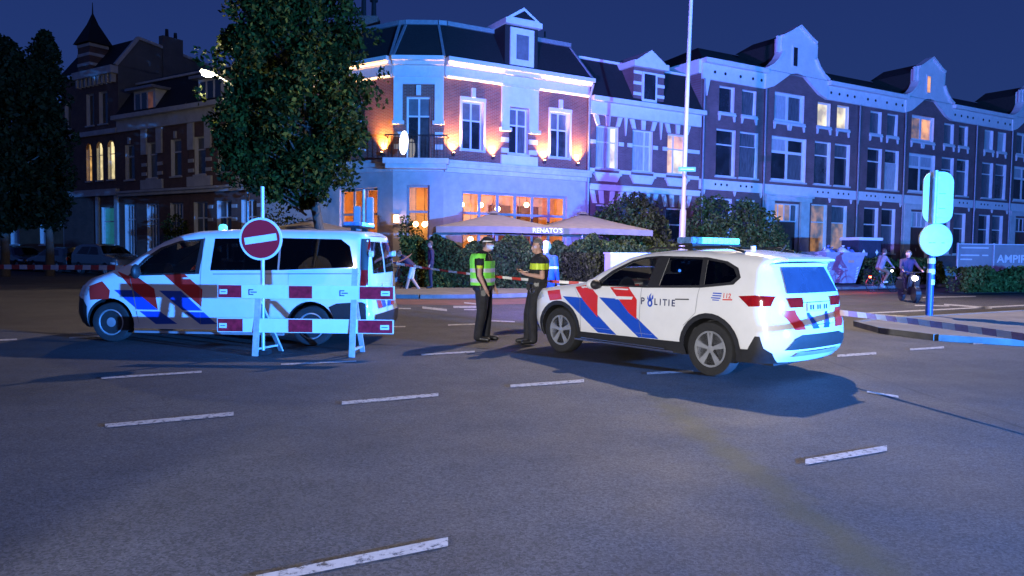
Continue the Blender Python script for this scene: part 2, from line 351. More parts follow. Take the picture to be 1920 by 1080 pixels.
# painted markings
marks = [((197, 800), (438, 777), 7), ((641, 757), (822, 741), 6), ((957, 725), (1095, 715), 5.5), ((190, 710), (378, 698), 3.6), ((527, 684), (668, 678), 3), ((790, 666), (890, 660), 3),
         ((1213, 701), (1300, 697), 4), ((1510, 868), (1663, 842), 11), ((480, 1090), (840, 1018), 17), ((1570, 668), (1643, 663), 4.5), ((1706, 656), (1770, 652), 3.6), ((1825, 645), (1880, 642), 3.2),
         ((-40, 640), (32, 637), 3), ((130, 634), (190, 631), 3), ((738, 613), (760, 613), 2), ((840, 610), (900, 608), 2.4), ((920, 602), (965, 604), 2.2), ((1480, 679), (1500, 676), 3),
         ((1560, 591), (1920, 573), 2.2), ((1632, 590), (1700, 594), 2.6), ((1770, 571), (1860, 578), 2.4), ((1890, 587), (1960, 584), 2.4), ((1715, 573), (1780, 574), 1.8),
         ((792, 577), (838, 582), 4), ((850, 576), (893, 576), 4), ((870, 568), (900, 571), 2.4), ((870, 581), (900, 581), 2), ((735, 579), (770, 579), 2), ((1730, 558), (1830, 556), 2)]
mshare = None
for (a, b_, w) in marks:
    bb = MB(); ax, ay = a; bx, by = b_
    q = [gnd(ax, ay + w / 2), gnd(bx, by + w / 2), gnd(bx, by - w / 2), gnd(ax, ay - w / 2)]
    bb.add([(p.x, p.y, 0.008) for p in q], [(0, 1, 2, 3)]); bb.build('lane_marking', PAINT, road, recalc=False)
# scuffed faint arc mark
q = [gnd(1625, 737), gnd(1685, 747), gnd(1684, 743), gnd(1626, 734)]
MB().add([(p.x, p.y, 0.008) for p in q], [(0, 1, 2, 3)]).build('lane_marking', PAINT, road, recalc=False)
# manhole / inspection covers set in the asphalt
IRON = mat('cast_iron', (0.05, 0.05, 0.05), 0.5, 0.6, var=0.3)
# ---------------------------------------------------------------- buildings
def TM(p, rz): return Matrix.Translation(p) @ Matrix.Rotation(rz, 4, 'Z')
def wall(parent, x0, x1, z0, z1, ops, m, depth=0.28, M_=None, name='wall', reveal=None):
    b = MB(); xs = sorted({x0, x1} | {v for o in ops for v in o[:2]}); zs = sorted({z0, z1} | {v for o in ops for v in o[2:]})
    for i in range(len(xs) - 1):
        for j in range(len(zs) - 1):
            cx, cz = (xs[i] + xs[i + 1]) / 2, (zs[j] + zs[j + 1]) / 2
            if any(o[0] < cx < o[1] and o[2] < cz < o[3] for o in ops): continue
            b.quad((xs[i], 0, zs[j]), (xs[i + 1], 0, zs[j]), (xs[i + 1], 0, zs[j + 1]), (xs[i], 0, zs[j + 1]))
    for (a, c, d, e) in ops:
        b.quad((a, 0, d), (a, 0, e), (a, depth, e), (a, depth, d), 1); b.quad((c, 0, e), (c, 0, d), (c, depth, d), (c, depth, e), 1)
        b.quad((a, 0, e), (c, 0, e), (c, depth, e), (a, depth, e), 1); b.quad((c, 0, d), (a, 0, d), (a, depth, d), (c, depth, d), 1)
    return b.build(name, [m, reveal or WHITEPAINT], parent, mat=M_, recalc=False)
PR = random.Random(3)
VARIED = [DARKPANE, mat('net_curtain', (.10, .11, .12), .25, var=.5, scale=4, stretch=(5, 5, .4), spec=.8), mat('half_blind', (.05, .055, .06), .12, var=.8, scale=1.6, spec=.9)]
def window(parent, a, b_, c, d, y=0.17, frame=None, panes=None, mull=(), trans=(), fw=0.07, M_=None, sill=True, tilt=False, name='window'):
    frame = frame or WHITEPAINT; f = MB(); e = 0.004
    f.box(a + e, a + fw, y, y + .07, c + e, d - e); f.box(b_ - fw, b_ - e, y, y + .07, c + e, d - e)
    f.box(a + fw, b_ - fw, y, y + .07, c + e, c + fw); f.box(a + fw, b_ - fw, y, y + .07, d - fw, d - e)
    xs = [a + fw] + list(mull) + [b_ - fw]; zs = [c + fw] + list(trans) + [d - fw]
    for mx in mull: f.box(mx - fw * .6, mx + fw * .6, y + .003, y + .067, c + fw, d - fw)
    for tz in trans: f.box(a + fw, b_ - fw, y - .002, y + .062, tz - fw * .5, tz + fw * .5)
    w = f.build(name, frame, parent, mat=M_)
    k = 0
    for j in range(len(zs) - 1):
        for i in range(len(xs) - 1):
            pm = panes[k % len(panes)] if panes else DARKPANE; k += 1
            if pm is DARKPANE: pm = VARIED[PR.choice([0, 0, 0, 1, 1, 2])]
            t = 0.06 if (tilt and j == 0 and i == 0) else 0.0
            MB().quad((xs[i], y + .035, zs[j]), (xs[i + 1], y + .035, zs[j]), (xs[i + 1], y + .035 - t, zs[j + 1]), (xs[i], y + .035 - t, zs[j + 1])).build('pane', pm, w, recalc=False)
    if sill: MB().box(a - .08, b_ + .08, -.09, y, c - .09, c - .003).build('sill', STONE, w)
    return w
def rbox(parent, name, m, *a, M_=None, **k): return MB().box(*a).build(name, m, parent, mat=M_, **k)

# ---- long terrace on the right: three alike houses ----
GABLE = [(4.9, 11.2), (5.6, 11.42), (6.3, 11.85), (7.0, 12.3), (7.65, 12.42), (8.3, 12.3), (9.0, 11.85), (9.7, 11.42), (10.4, 11.2), (10.4, 12.3), (9.9, 12.55), (9.45, 12.95), (9.15, 13.4), (9.15, 14.35), (8.7, 14.55), (7.65, 15.15), (6.6, 14.55), (6.15, 14.35), (6.15, 13.4), (5.85, 12.95), (5.4, 12.55), (4.9, 12.3)]
def terrace_house(t0, label, lit, hip, W=13.55):
    h = thing('terraced_house', label, 'house', Rt(t0), AR)
    f2 = [(1.4, 2.58, 9.55, 11.0), (3.2, 4.35, 9.55, 11.0), (9.75, 10.95, 9.55, 11.0), (11.6, 12.75, 9.55, 11.0)]; f2d = (5.9, 8.5, 9.5, 11.2)
    f1 = [(1.25, 2.75, 5.95, 8.6), (3.1, 4.6, 5.95, 8.6), (9.6, 11.1, 5.95, 8.6), (11.5, 13.0, 5.95, 8.6)]; f1d = (5.75, 8.8, 5.95, 8.6)
    f0 = [(1.1, 2.6, 1.7, 4.7), (2.95, 4.45, 1.7, 4.7), (9.45, 10.95, 1.7, 4.7), (11.4, 12.9, 1.7, 4.7)]; fd = (6.1, 8.3, 0.9, 4.62)
    wall(h, 0, W, 0.6, 12.3, f2 + f1 + f0 + [f2d, f1d, fd], BRICKP)
    rbox(h, 'plinth', STUCCO, 0, W, -.06, .25, 0, 0.62)
    L = lambda k: lit.get(k)
    for i, o in enumerate(f2): window(h, *o, panes=L(('2', i)) or [DARKPANE], tilt=(i == 1))
    window(h, *f2d, panes=L(('2', 'd')) or [DARKPANE], mull=(7.2,), fw=.16)
    for i, o in enumerate(f1): window(h, *o, panes=L(('1', i)) or [DARKPANE], trans=(7.75,), tilt=(i == 1))
    window(h, *f1d, panes=L(('1', 'd')) or [DARKPANE, DARKPANE, CURTAIN, DARKPANE], mull=(7.28,), trans=(7.7,), fw=.16)
    for i, o in enumerate(f0): window(h, *o, panes=L(('0', i)) or [DARKPANE], trans=(3.6,))
    # door with fanlight, white surround with pilasters and hood
    dr = rbox(h, 'door', WOOD, fd[0] + .08, fd[1] - .08, .18, .24, .92, 3.5)
    MB().box(7.15, 7.19, .13, .175, 1.9, 2.1).build('handle', ZINC, dr)
    for a in (6.35, 7.35): MB().box(a, a + .7, .15, .178, 1.2, 2.0).box(a, a + .7, .15, .178, 2.2, 3.3).parts('door_panel', WOOD, dr)
    window(h, fd[0], fd[1], 3.55, 4.62, panes=L('fan') or [DARKPANE], mull=(6.65, 7.2, 7.75), fw=.06, sill=False, name='fanlight')
    s = MB(); s.box(5.3, 6.02, -.14, -.002, 0.3, 4.75).box(8.38, 9.15, -.14, -.002, 0.3, 4.75).box(5.2, 9.25, -.22, -.001, 4.75, 5.12).box(5.1, 9.35, -.3, -.003, 5.0, 5.1)
    s.parts('door_surround', STONE, h)
    MB().box(5.9, 8.5, -1.1, -.15, 0, .3).box(6.0, 8.4, -.8, -.15, .3, .6).box(6.05, 8.35, -.5, .1, .6, .9).build('steps', STUCCO, h)
    bd = MB().box(0, W, -.07, -.002, 5.14, 5.7).build('string_course', WHITEPAINT, h)
    for x in [1.2, 1.65, 2.1, 3.2, 3.65, 4.1, 9.9, 10.4, 10.9, 11.9, 12.4, 12.9]:
        MB().lathe([(.07, -.085), (.07, -.06)], 8, (x, 0, 5.46), 'y').build('rosette', SLATE, bd)
    for x in (0.35, 2.75, 4.9, 9.2, 11.1, 13.2): MB().prism([(x - .09, 5.12), (x + .09, 5.12), (x, 4.85)], -.1, -.004).build('drop_ornament', WHITEPAINT, bd)
    for (a, b_, c, d) in f2 + [(5.9, 7.1, 9.5, 0), (7.3, 8.5, 9.5, 0)]:
        MB().box(a - .08, b_ + .08, -.12, -.002, c - .2, c - .1).prism([(a - .05, c - .2), (a + .1, c - .2), (a + .02, c - .5), (a - .05, c - .5)], -.09, -.003).prism([(b_ - .1, c - .2), (b_ + .05, c - .2), (b_ + .05, c - .5), (b_ - .02, c - .5)], -.09, -.003).parts('window_bracket', WHITEPAINT, h)
    # cornice and stepped gable
    co = MB().box(0, 4.9, -.12, -.002, 11.2, 12.05).box(10.4, W, -.12, -.002, 11.2, 12.05).box(-.02, 4.9, -.42, .05, 12.05, 12.3).box(10.4, W, -.42, .05, 12.05, 12.3).parts('cornice', WHITEPAINT, h)
    for x in (0.9, 1.7, 2.9, 3.9, 4.6, 10.8, 11.6, 12.4, 13.1): MB().lathe([(.09, -.14), (.09, -.11)], 8, (x, 0, 11.65), 'y').build('rosette', SLATE, co)
    g = MB().prism(GABLE, -.2, .35).build('gable', WHITEPAINT, h)
    cap = MB(); pk = GABLE[9:]
    for p, q in zip(pk[:-1], pk[1:]): cap.bar((p[0], -.06, p[1] + .06), (q[0], -.06, q[1] + .06), .56, .13)
    cap.build('gable_coping', WHITEPAINT, g)
    wg = MB().box(7.05, 7.62, -.235, -.202, 12.7, 14.0).build('gable_window', WHITEPAINT, g)
    MB().quad((7.15, -.24, 12.8), (7.5, -.24, 12.8), (7.5, -.24, 13.9), (7.15, -.24, 13.9)).build('pane', L('g') or DARKPANE, wg, recalc=False)
    MB().box(6.15, 9.15, .355, 3.2, 12.3, 14.1).prism([(6.1, 14.1), (9.2, 14.1), (7.65, 14.95)], .36, 3.4).build('gable_roof', TILE, h)
    for x in (0.12, 5.0): MB().tube([(x, -.16, 11.2), (x, -.16, .5)], .055, 8).build('drainpipe', ZINC, h)
    # roof
    r = MB(); D = 9.5; rz = 14.55; e0 = 12.28
    xl = 4.2 if hip else 0
    v = [(-.25 if hip else 0, -.3, e0), (W, -.3, e0), (W, D, e0), (-.25 if hip else 0, D, e0), (xl, D / 2, rz), (W, D / 2, rz)]
    r.add(v, [(0, 1, 5, 4), (2, 3, 4, 5), (3, 0, 4), (1, 2, 5)]); r.build('roof', TILE, h)
    if hip:
        b = MB().quad((0, 0, 0), (0, 0, 12.28), (0, D, 12.28), (0, D, 0)); b.build('side_wall', BRICKP, h, recalc=False)
        MB().box(-.2, -.002, .0, D, 11.5, 12.25).build('side_cornice', WHITEPAINT, h)
        b = MB()
        for y in (-.15, 1.2): b.prism([(.15 if y < 0 else -.1, 11.2), (.55 if y < 0 else -.02, 11.2), (.35 if y < 0 else -.06, 10.3)], y, y + .12)
        b.parts('cornice_drop', WHITEPAINT, h)
    return h
BRICKP = brickmat('plum_brick', (0.22, 0.10, 0.105), (0.17, 0.075, 0.08), (0.19, 0.14, 0.14))
terrace_house(15.55, 'plum brick terraced house with white stepped gable directly right of the tall lamp mast', {('2', 2): [LIT_YELLOW], ('2', 3): [LIT_YELLOW], 'fan': [LIT_ORANGE, LIT_ORANGE, LIT_DIM, DARKPANE], ('0', 2): [LIT_DIM, LIT_DIM], ('0', 3): [LIT_DIM, DARKPANE], ('2', 'd'): [CURTAIN, DARKPANE]}, True)
terrace_house(29.1, 'middle terraced house with orange light in its gable and double window', {('2', 'd'): [LIT_DIM, LIT_ORANGE], 'g': LIT_ORANGE, ('1', 'd'): [DARKPANE, DARKPANE, CURTAIN, CURTAIN], ('1', 1): [CURTAIN, DARKPANE], 'fan': [CURTAIN]}, False)
terrace_house(42.65, 'farthest terraced house cut by the right edge behind the hoarding', {('2', 0): [CURTAIN], ('2', 1): [CURTAIN]}, False)

# ---- striped house between restaurant and terrace ----
h2 = thing('town_house', 'brick town house with white striped bands and a small striped dormer beside the restaurant', 'house', Rt(8.02), AR); W2 = 7.5
o1 = [(0.45, 1.85, 5.85, 8.0), (2.8, 4.15, 5.85, 8.0), (5.2, 6.55, 5.85, 8.0)]; o0 = [(0.5, 1.8, 1.0, 4.0), (2.9, 4.1, 0.3, 4.0), (5.2, 6.6, 1.0, 4.0)]
wall(h2, 0, W2, 0, 8.6, o1 + o0, BRICKP)
for i, o in enumerate(o1):
    window(h2, *o, trans=(7.2,), mull=((o[1] - .42,) if i != 2 else (5.75,)), panes=[[CURTAIN, LIT_YELLOW, CURTAIN, LIT_YELLOW], [CURTAIN], [LIT_WARM, LIT_YELLOW, LIT_WARM, LIT_ORANGE]][i])
    c = (o[0] + o[1]) / 2
    for k in (-.62, 0, .62): MB().prism([(c + k * 1.0 - .11, 8.02), (c + k * 1.0 + .11, 8.02), (c + k * 1.25 + .14, 8.5), (c + k * 1.25 - .14, 8.5)], -.08, -.002).build('lintel_stone', WHITEPAINT, h2)
    MB().prism([(o[0] - .1, 5.5), (o[1] + .1, 5.5), (o[1] - .08, 5.18), (o[0] + .08, 5.18)], -.12, -.002).box(o[0] - .16, o[1] + .16, -.18, -.003, 5.5, 5.62).build('apron', WHITEPAINT, h2)
for (a, b_) in [(0, .42), (1.88, 2.2), (2.45, 2.77), (4.18, 4.5), (4.85, 5.17), (6.58, 7.5)]:
    MB().box(a, b_, -.05, -.002, 7.05, 7.25).parts('stone_band', WHITEPAINT, h2)
for (a, b_) in [(0, .36), (1.95, 2.7), (4.25, 5.1), (6.65, 7.5)]: MB().box(a, b_, -.05, -.002, 5.62, 5.82).parts('stone_band', WHITEPAINT, h2)
for x in (2.3, 4.68): MB().prism([(x - .09, 8.55), (x + .09, 8.55), (x, 7.6)], -.1, -.002).build('drop_ornament', WHITEPAINT, h2)
MB().box(0, W2, -.14, -.002, 8.52, 9.15).box(-.02, W2 + .1, -.45, 0.05, 9.15, 9.38).parts('cornice', WHITEPAINT, h2)
MB().box(0, W2, -.16, -.002, 4.72, 5.02).box(0, W2, -.22, -.003, 4.9, 5.0).build('string_course', WHITEPAINT, h2)
for i, o in enumerate(o0):
    if i == 1:
        window(h2, o[0], o[1], 3.1, 4.0, sill=False, panes=[DARKPANE], name='fanlight'); rbox(h2, 'door', WOOD, o[0] + .05, o[1] - .05, .18, .24, .3, 3.1)
    else: window(h2, *o, trans=(3.1,), panes=[DARKPANE])
    c = (o[0] + o[1]) / 2
    for k in (-.75, -.3, .3, .75): MB().prism([(c + k - .12, 4.05), (c + k + .12, 4.05), (c + k * 1.25 + .14, 4.7), (c + k * 1.25 - .14, 4.7)], -.08, -.002).build('lintel_stone', WHITEPAINT, h2)
r = MB(); r.add([(0, -.25, 9.39), (W2, -.25, 9.39), (W2, 1.1, 11.5), (0, 1.1, 11.5), (0, 8, 11.5), (W2, 8, 11.5)], [(0, 1, 2, 3), (3, 2, 5, 4)]); r.build('roof', SLATE, h2, recalc=False)
MB().box(0, W2, 1.0, 1.2, 11.5, 11.62).build('roof_edge', WHITEPAINT, h2)
dm = MB(); dm.box(2.7, 4.75, -.12, 2.2, 9.4, 11.2); dmo = dm.build('dormer', BRICKP, h2)
for z in (9.75, 10.3, 10.85): MB().box(2.68, 3.2, -.16, -.121, z, z + .16).box(4.25, 4.77, -.16, -.121, z, z + .16).parts('stone_band', WHITEPAINT, dmo)
MB().box(3.22, 4.23, -.2, -.13, 9.45, 11.0).build('window_frame', WHITEPAINT, dmo); MB().quad((3.34, -.21, 9.6), (4.1, -.21, 9.6), (4.1, -.21, 10.9), (3.34, -.21, 10.9)).build('pane', DARKPANE, dmo, recalc=False)
MB().box(2.55, 4.9, -.35, 2.3, 11.2, 11.5).prism([(2.7, 11.5), (4.75, 11.5), (3.72, 12.15)], -.3, 2.2).build('pediment', WHITEPAINT, dmo)

# ---- corner restaurant: right face, chamfered corner, left face ----
rs = thing('corner_restaurant', 'corner restaurant with cut-off corner, warm wall uplights and glowing cornice strips', 'building', P0, 0)
FR = TM((0, 0, 0), AR); FC = TM(P1 - P0, 0); LL = 9.0; FL = TM(P1 + dL * LL - P0, AL); CW = (P0 - P1).length; RW = 8.0
# right face
ow = [(0.9, 1.98, 6.2, 8.4), (3.38, 4.42, 6.2, 8.35), (5.7, 6.8, 6.2, 8.4)]
wall(rs, 0, RW, 5.6, 9.95, ow, BRICK, M_=FR)
shopR = (0.95, 6.75, 0.75, 4.3); wall(rs, 0, RW, 0, 5.6, [shopR], STUCCO, M_=FR, name='ground_floor_wall', reveal=STUCCO)
CLEAR = glassmat('clear_glass', (0.9, 0.88, 0.85))
BLUEFRAME = mat('grey_frame', (0.30, 0.31, 0.34), 0.5)
mx = [0.95 + 5.8 * k / 6 for k in range(1, 6)]
window(rs, *shopR, mull=mx, trans=(3.3,), panes=[CLEAR], frame=BLUEFRAME, M_=FR, fw=.11, name='shop_window')
GREYPANE = mat('blind_pane', (0.16, 0.17, 0.18), 0.25, var=0.25, scale=2)
for o in ow:
    window(rs, *o, mull=((o[0] + o[1]) / 2,), trans=(7.55,), panes=[DARKPANE, DARKPANE, GREYPANE, GREYPANE], M_=FR)
    if o[0] != 3.38:
        MB().box(o[0] - .12, o[0] - .004, -.06, -.002, 6.1, 8.4).box(o[1] + .004, o[1] + .12, -.06, -.002, 6.1, 8.4).box(o[0] - .12, o[1] + .12, -.08, -.003, 8.4, 8.58).box((o[0] + o[1]) / 2 - .1, (o[0] + o[1]) / 2 + .1, -.12, -.004, 8.58, 9.0).parts('window_surround', WHITEPAINT, rs, mat=FR)
# white bay panel with striped piers round the middle window
bay = MB(); bay.box(2.93, 3.36, -.1, -.002, 7.35, 9.8).box(4.44, 4.95, -.1, -.002, 7.35, 9.8).box(3.36, 4.44, -.1, -.002, 8.38, 9.8).box(2.85, 3.42, -.22, -.003, 7.2, 7.36).box(4.4, 5.03, -.22, -.003, 7.2, 7.36).box(2.93, 4.95, -.1, -.002, 5.66, 6.1)
bay.parts('bay_panel', WHITEPAINT, rs, mat=FR)
for z in (6.15, 6.65): MB().box(2.95, 3.34, -.07, -.002, z + .05, z + .27).box(4.46, 4.93, -.07, -.002, z + .05, z + .27).parts('stone_band', WHITEPAINT, rs, mat=FR)
CORN = mat('cream_paint', (0.70, 0.66, 0.60), 0.55, var=0.08)
def cornice(x0, x1, M_, led):
    c = MB().box(x0, x1, -.06, -.002, 9.42, 9.82).box(x0 - .02, x1 + .02, -.5, .02, 9.98, 10.17).box(x0, x1, -.3, .0, 9.82, 9.98).box(x0, x1, -.14, -.003, 9.3, 9.42).parts('cornice', CORN, rs, mat=M_)
    for (a, b_) in led:
        MB().box(a, b_, -.36, -.305, 9.885, 9.945).build('led_strip', LED, c); MB().box(a, b_, -.19, -.145, 9.31, 9.36).build('led_strip', LED, c)
cornice(0.02, RW, FR, [(0.1, 2.9), (5.0, 7.95)]); cornice(0, CW, FC, []); cornice(0, LL - .02, FL, [(LL - 8.5, LL - .1)])
for F, w in ((FR, RW), (FC, CW), (FL, LL)):
    MB().box(0, w, -.34, -.002, 5.3, 5.5).box(0, w, -.42, -.003, 5.5, 5.62).box(0, w, -.16, -.001, 5.1, 5.3).build('ledge', STONE, rs, mat=F)
# chamfered corner
od = (0.6, 1.69, 5.66, 8.45); oz = (0.62, 1.66, 0.2, 4.5)
wall(rs, 0, CW, 5.6, 9.95, [od], BRICK, M_=FC); wall(rs, 0, CW, 0, 5.6, [oz], STUCCO, M_=FC, name='ground_floor_wall', reveal=STUCCO)
window(rs, *od, mull=(1.145,), trans=(7.6,), panes=[DARKPANE, DARKPANE, GREYPANE, GREYPANE], M_=FC, sill=False, name='balcony_door')
window(rs, *oz, trans=(3.3,), panes=[CLEAR], M_=FC, frame=BLUEFRAME, fw=.1, sill=False, name='entrance_door')
pc = MB().box(0.02, .42, -.09, -.002, 7.35, 9.4).box(CW - .42, CW - .02, -.09, -.002, 7.35, 9.4).box(.42, CW - .42, -.09, -.002, 9.0, 9.4).box(-.02, .5, -.2, -.003, 7.2, 7.36).box(CW - .5, CW + .02, -.2, -.003, 7.2, 7.36).box(1.04, 1.25, -.12, -.003, 8.5, 8.95)
pc.parts('bay_panel', WHITEPAINT, rs, mat=FC)
for z in (6.1, 6.65): MB().box(.04, .4, -.06, -.002, z, z + .22).box(CW - .4, CW - .04, -.06, -.002, z, z + .22).parts('stone_band', WHITEPAINT, rs, mat=FC)
bal = MB().box(-.3, CW + .3, -1.0, -.43, 5.36, 5.6).box(-.2, CW + .2, -.9, -.43, 5.15, 5.36).build('balcony', STONE, rs, mat=FC)
rl = MB(); rl.bar((-.22, -.92, 6.6), (CW + .22, -.92, 6.6), .05, .05)
for s_ in (-.22, CW + .22): rl.bar((s_, -.92, 6.6), (s_, -.05, 6.6), .04, .04)
for k in range(19): x = -.22 + (CW + .44) * k / 18; rl.bar((x, -.92, 5.6), (x, -.92, 6.6), .022, .022)
rl.build('railing', BLACKMETAL, bal)
# left face
ol = [(LL - 2.9, LL - 1.75, 6.2, 8.4), (LL - 5.6, LL - 4.5, 6.2, 8.4)]; shopL = (LL - 3.4, LL - .95, 0.75, 4.4)
wall(rs, 0, LL, 5.6, 9.95, ol, BRICK, M_=FL); wall(rs, 0, LL, 0, 5.6, [shopL], STUCCO, M_=FL, name='ground_floor_wall', reveal=STUCCO)
for o in ol: window(rs, *o, mull=((o[0] + o[1]) / 2,), trans=(7.55,), panes=[DARKPANE], M_=FL)
window(rs, *shopL, mull=[shopL[0] + .82, shopL[0] + 1.63], trans=(3.2,), panes=[CLEAR], frame=BLUEFRAME, M_=FL, fw=.1, name='shop_window')
# mansard roof
rf = MB(); inv = Matrix.Identity(4)
def pt(F, x, y, z): return F @ Vector((x, y, z))
low = [pt(FL, 0, -.2, 10.18), pt(FL, LL, -.2, 10.18), pt(FC, 0, -.2, 10.18), pt(FC, CW, -.2, 10.18), pt(FR, 0, -.2, 10.18), pt(FR, RW + .1, -.2, 10.18)]
top = [pt(FL, 0, 1.1, 12.0), pt(FL, LL - .6, 1.1, 12.0), pt(FC, .4, 1.15, 12.0), pt(FC, CW - .4, 1.15, 12.0), pt(FR, .6, 1.1, 12.0), pt(FR, RW - .5, 1.1, 12.0)]
back = [pt(FL, 0, 9, 12.0), pt(FR, RW - .5, 8, 12.0)]
rf.add([*low, *top, *back], [(i, i + 1, 7 + i, 6 + i) for i in range(5)] + [(6, 7, 8, 9, 10, 11, 13, 12)] + [(5, 13, 11)])
rfo = rf.build('roof', SLATE, rs)
tr = MB()
for a, c in zip(top[:-1], top[1:]): tr.bar(a + Vector((0, 0, .06)), c + Vector((0, 0, .06)), .3, .2)
for a, c in ((low[1], top[1]), (low[2], top[2]), (low[3], top[3]), (low[5], top[5])): tr.bar(a, c, .12, .1)
tr.build('roof_edge', ZINC, rfo)
dx0, dx1 = 3.05, 4.85
dmr = MB().box(dx0, dx1, -.1, 2.0, 10.3, 12.15).build('dormer', SLATE, rs, mat=FR)
MB().box(dx0 + .25, dx1 - .25, -.18, -.102, 10.32, 12.05).build('window_frame', WHITEPAINT, dmr); MB().quad((3.62, -.19, 10.6), (4.3, -.19, 10.6), (4.3, -.19, 11.75), (3.62, -.19, 11.75)).build('pane', GREYPANE, dmr, recalc=False)
MB().box(dx0 - .1, dx1 + .1, -.35, 2.1, 12.15, 12.4).prism([(dx0 - .05, 12.4), (dx1 + .05, 12.4), ((dx0 + dx1) / 2, 13.0)], -.3, 2.0).build('pediment', WHITEPAINT, dmr)
MB().prism([(dx0 + .3, 12.47), (dx1 - .3, 12.47), ((dx0 + dx1) / 2, 12.84)], -.33, -.301).build('pediment_panel', BLACKMETAL, dmr)
ch = MB().box(-4.6, -3.6, 3.2, 4.0, 12.0, 13.0).build('chimney', BRICKD, rs)
MB().lathe([(.13, 13.0), (.11, 14.0), (.22, 14.0), (.22, 14.2), (.05, 14.3)], 10, (-4.35, 3.6, 0)).lathe([(.13, 13.0), (.11, 13.8), (.2, 13.8), (.2, 14.0), (.05, 14.1)], 10, (-3.85, 3.6, 0)).parts('chimney_pot', BLACKMETAL, ch)
ch2 = MB().prism([(6.0, 12), (7.6, 12), (7.6, 12.55), (7.0, 12.75), (6.3, 12.6)], 2.5, 3.4).build('chimney', BRICKD, rs, mat=FR)
MB().lathe([(.06, 12.6), (.05, 13.2)], 8, (7.2, 3.0, 0)).parts('chimney_pot', BLACKMETAL, ch2)
MB().tube([(RW - .12, -.5, 9.9), (RW - .12, -.2, 9.2), (RW - .12, -.2, .2)], .06, 8).build('drainpipe', ZINC, rs, mat=FR)
# warm rooms behind the shop windows
WARMWALL = mat('warm_wall', (0.60, 0.36, 0.16), 0.8, var=0.35, scale=0.9)
def room(x0, x1, y0, y1, z0, z1, M_):
    b = MB()
    b.quad((x0, y1, z0), (x1, y1, z0), (x1, y1, z1), (x0, y1, z1)); b.quad((x0, y0, z0), (x0, y1, z0), (x0, y1, z1), (x0, y0, z1)); b.quad((x1, y1, z0), (x1, y0, z0), (x1, y0, z1), (x1, y1, z1))
    b.quad((x0, y0, z1), (x0, y1, z1), (x1, y1, z1), (x1, y0, z1)); b.quad((x0, y0, z0), (x1, y0, z0), (x1, y1, z0), (x0, y1, z0))
    return b.build('interior', WARMWALL, rs, mat=M_, recalc=False)
ROOMS = [(0.4, 7.6, .4, 3.0, .3, 4.75, FR), (.1, CW - .1, .35, 1.4, .1, 4.8, FC), (LL - 4.2, LL - .55, .4, 2.6, .3, 4.75, FL)]
for r_ in ROOMS: room(*r_)
GLOBE = mat('lit_globe', (0.9, 0.8, 0.6), 0.4, emit=(1.0, 0.72, 0.36), es=14)
for (F, x, y, z) in [(FR, 1.5, 1.2, 3.75), (FR, 2.75, 1.6, 3.8), (FR, 3.3, .9, 3.6), (FR, 5.3, 1.5, 3.9), (FR, 1.9, 1.0, 2.1), (FR, 4.6, 1.0, 1.9), (FL, LL - 1.5, 1.2, 2.8), (FC, 1.35, .8, 2.75), (FC, .95, .7, 2.75), (FC, 1.55, .9, 2.8)]:
    g = MB().ball((x, y, z), .13); g.tube([(x, y, z + .1), (x, y, 4.7)], .012, 5, 1); g.build('pendant_lamp', [GLOBE, BLACKMETAL], rs, smooth=50, mat=F)
for (F, x, y, z, p) in [(FR, 1.7, 1.0, 3.6, 210), (FR, 4.1, 1.2, 3.6, 130), (FR, 6.2, 1.2, 3.6, 110), (FC, 1.1, .8, 3.9, 28), (FL, LL - 1.6, 1.0, 3.4, 190)]:
    w_ = Matrix.Translation(P0) @ F @ Vector((x, y, z)); lamp('room_light', 'POINT', w_, (1.0, 0.50, 0.16), p, .25)
# shelves and a picture rail so the rooms are not bare
for x in (1.2, 3.9, 5.6):
    s = MB().box(x, x + 1.1, 2.6, 2.95, .4, 3.9)
    for z in (1.2, 2.0, 2.8, 3.4): s.box(x + .05, x + 1.05, 2.55, 2.6, z, z + .05)
    s.build('wall_shelf', WOOD, rs, mat=FR)
# uplights on the brick
UPL = mat('uplight_lens', (0.9, 0.8, 0.6), 0.4, emit=(1.0, 0.60, 0.22), es=40)
def uplight(F, x, z, nm):
    o = MB().lathe([(.05, z - .16), (.07, z - .02), (.07, z)], 10, (x, -.16, 0)).box(x - .03, x + .03, -.12, 0.0, z - .12, z - .06).build('wall_uplight', BLACKMETAL, None, mat=Matrix.Translation(P0) @ F)
    MB().lathe([(.055, z + .002), (.055, z + .012)], 10, (x, -.16, 0)).build('lens', UPL, o)
    setp(o, nm, 'wall light', 'uplights on the restaurant facade')
    p = Matrix.Translation(P0) @ F @ Vector((x, -.16, z + .03)); q = Matrix.Translation(P0) @ F @ Vector((x, .02, z + .7))
    lamp('uplight_beam', 'SPOT', p, (1.0, 0.47, 0.10), 1500, .04, q, 100, 1.0)
uplight(FR, .42, 5.98, 'warm uplight on brick pier between balcony corner and first arched window')
uplight(FR, 2.47, 5.98, 'warm uplight left of the white bay panel over the parasols')
uplight(FR, 5.3, 5.98, 'warm uplight right of the white bay panel over the parasols')
uplight(FR, 7.28, 5.98, 'warm uplight at the right end of the restaurant by the drainpipe')
uplight(FL, LL - .55, 5.98, 'warm uplight between the street tree and the balcony')
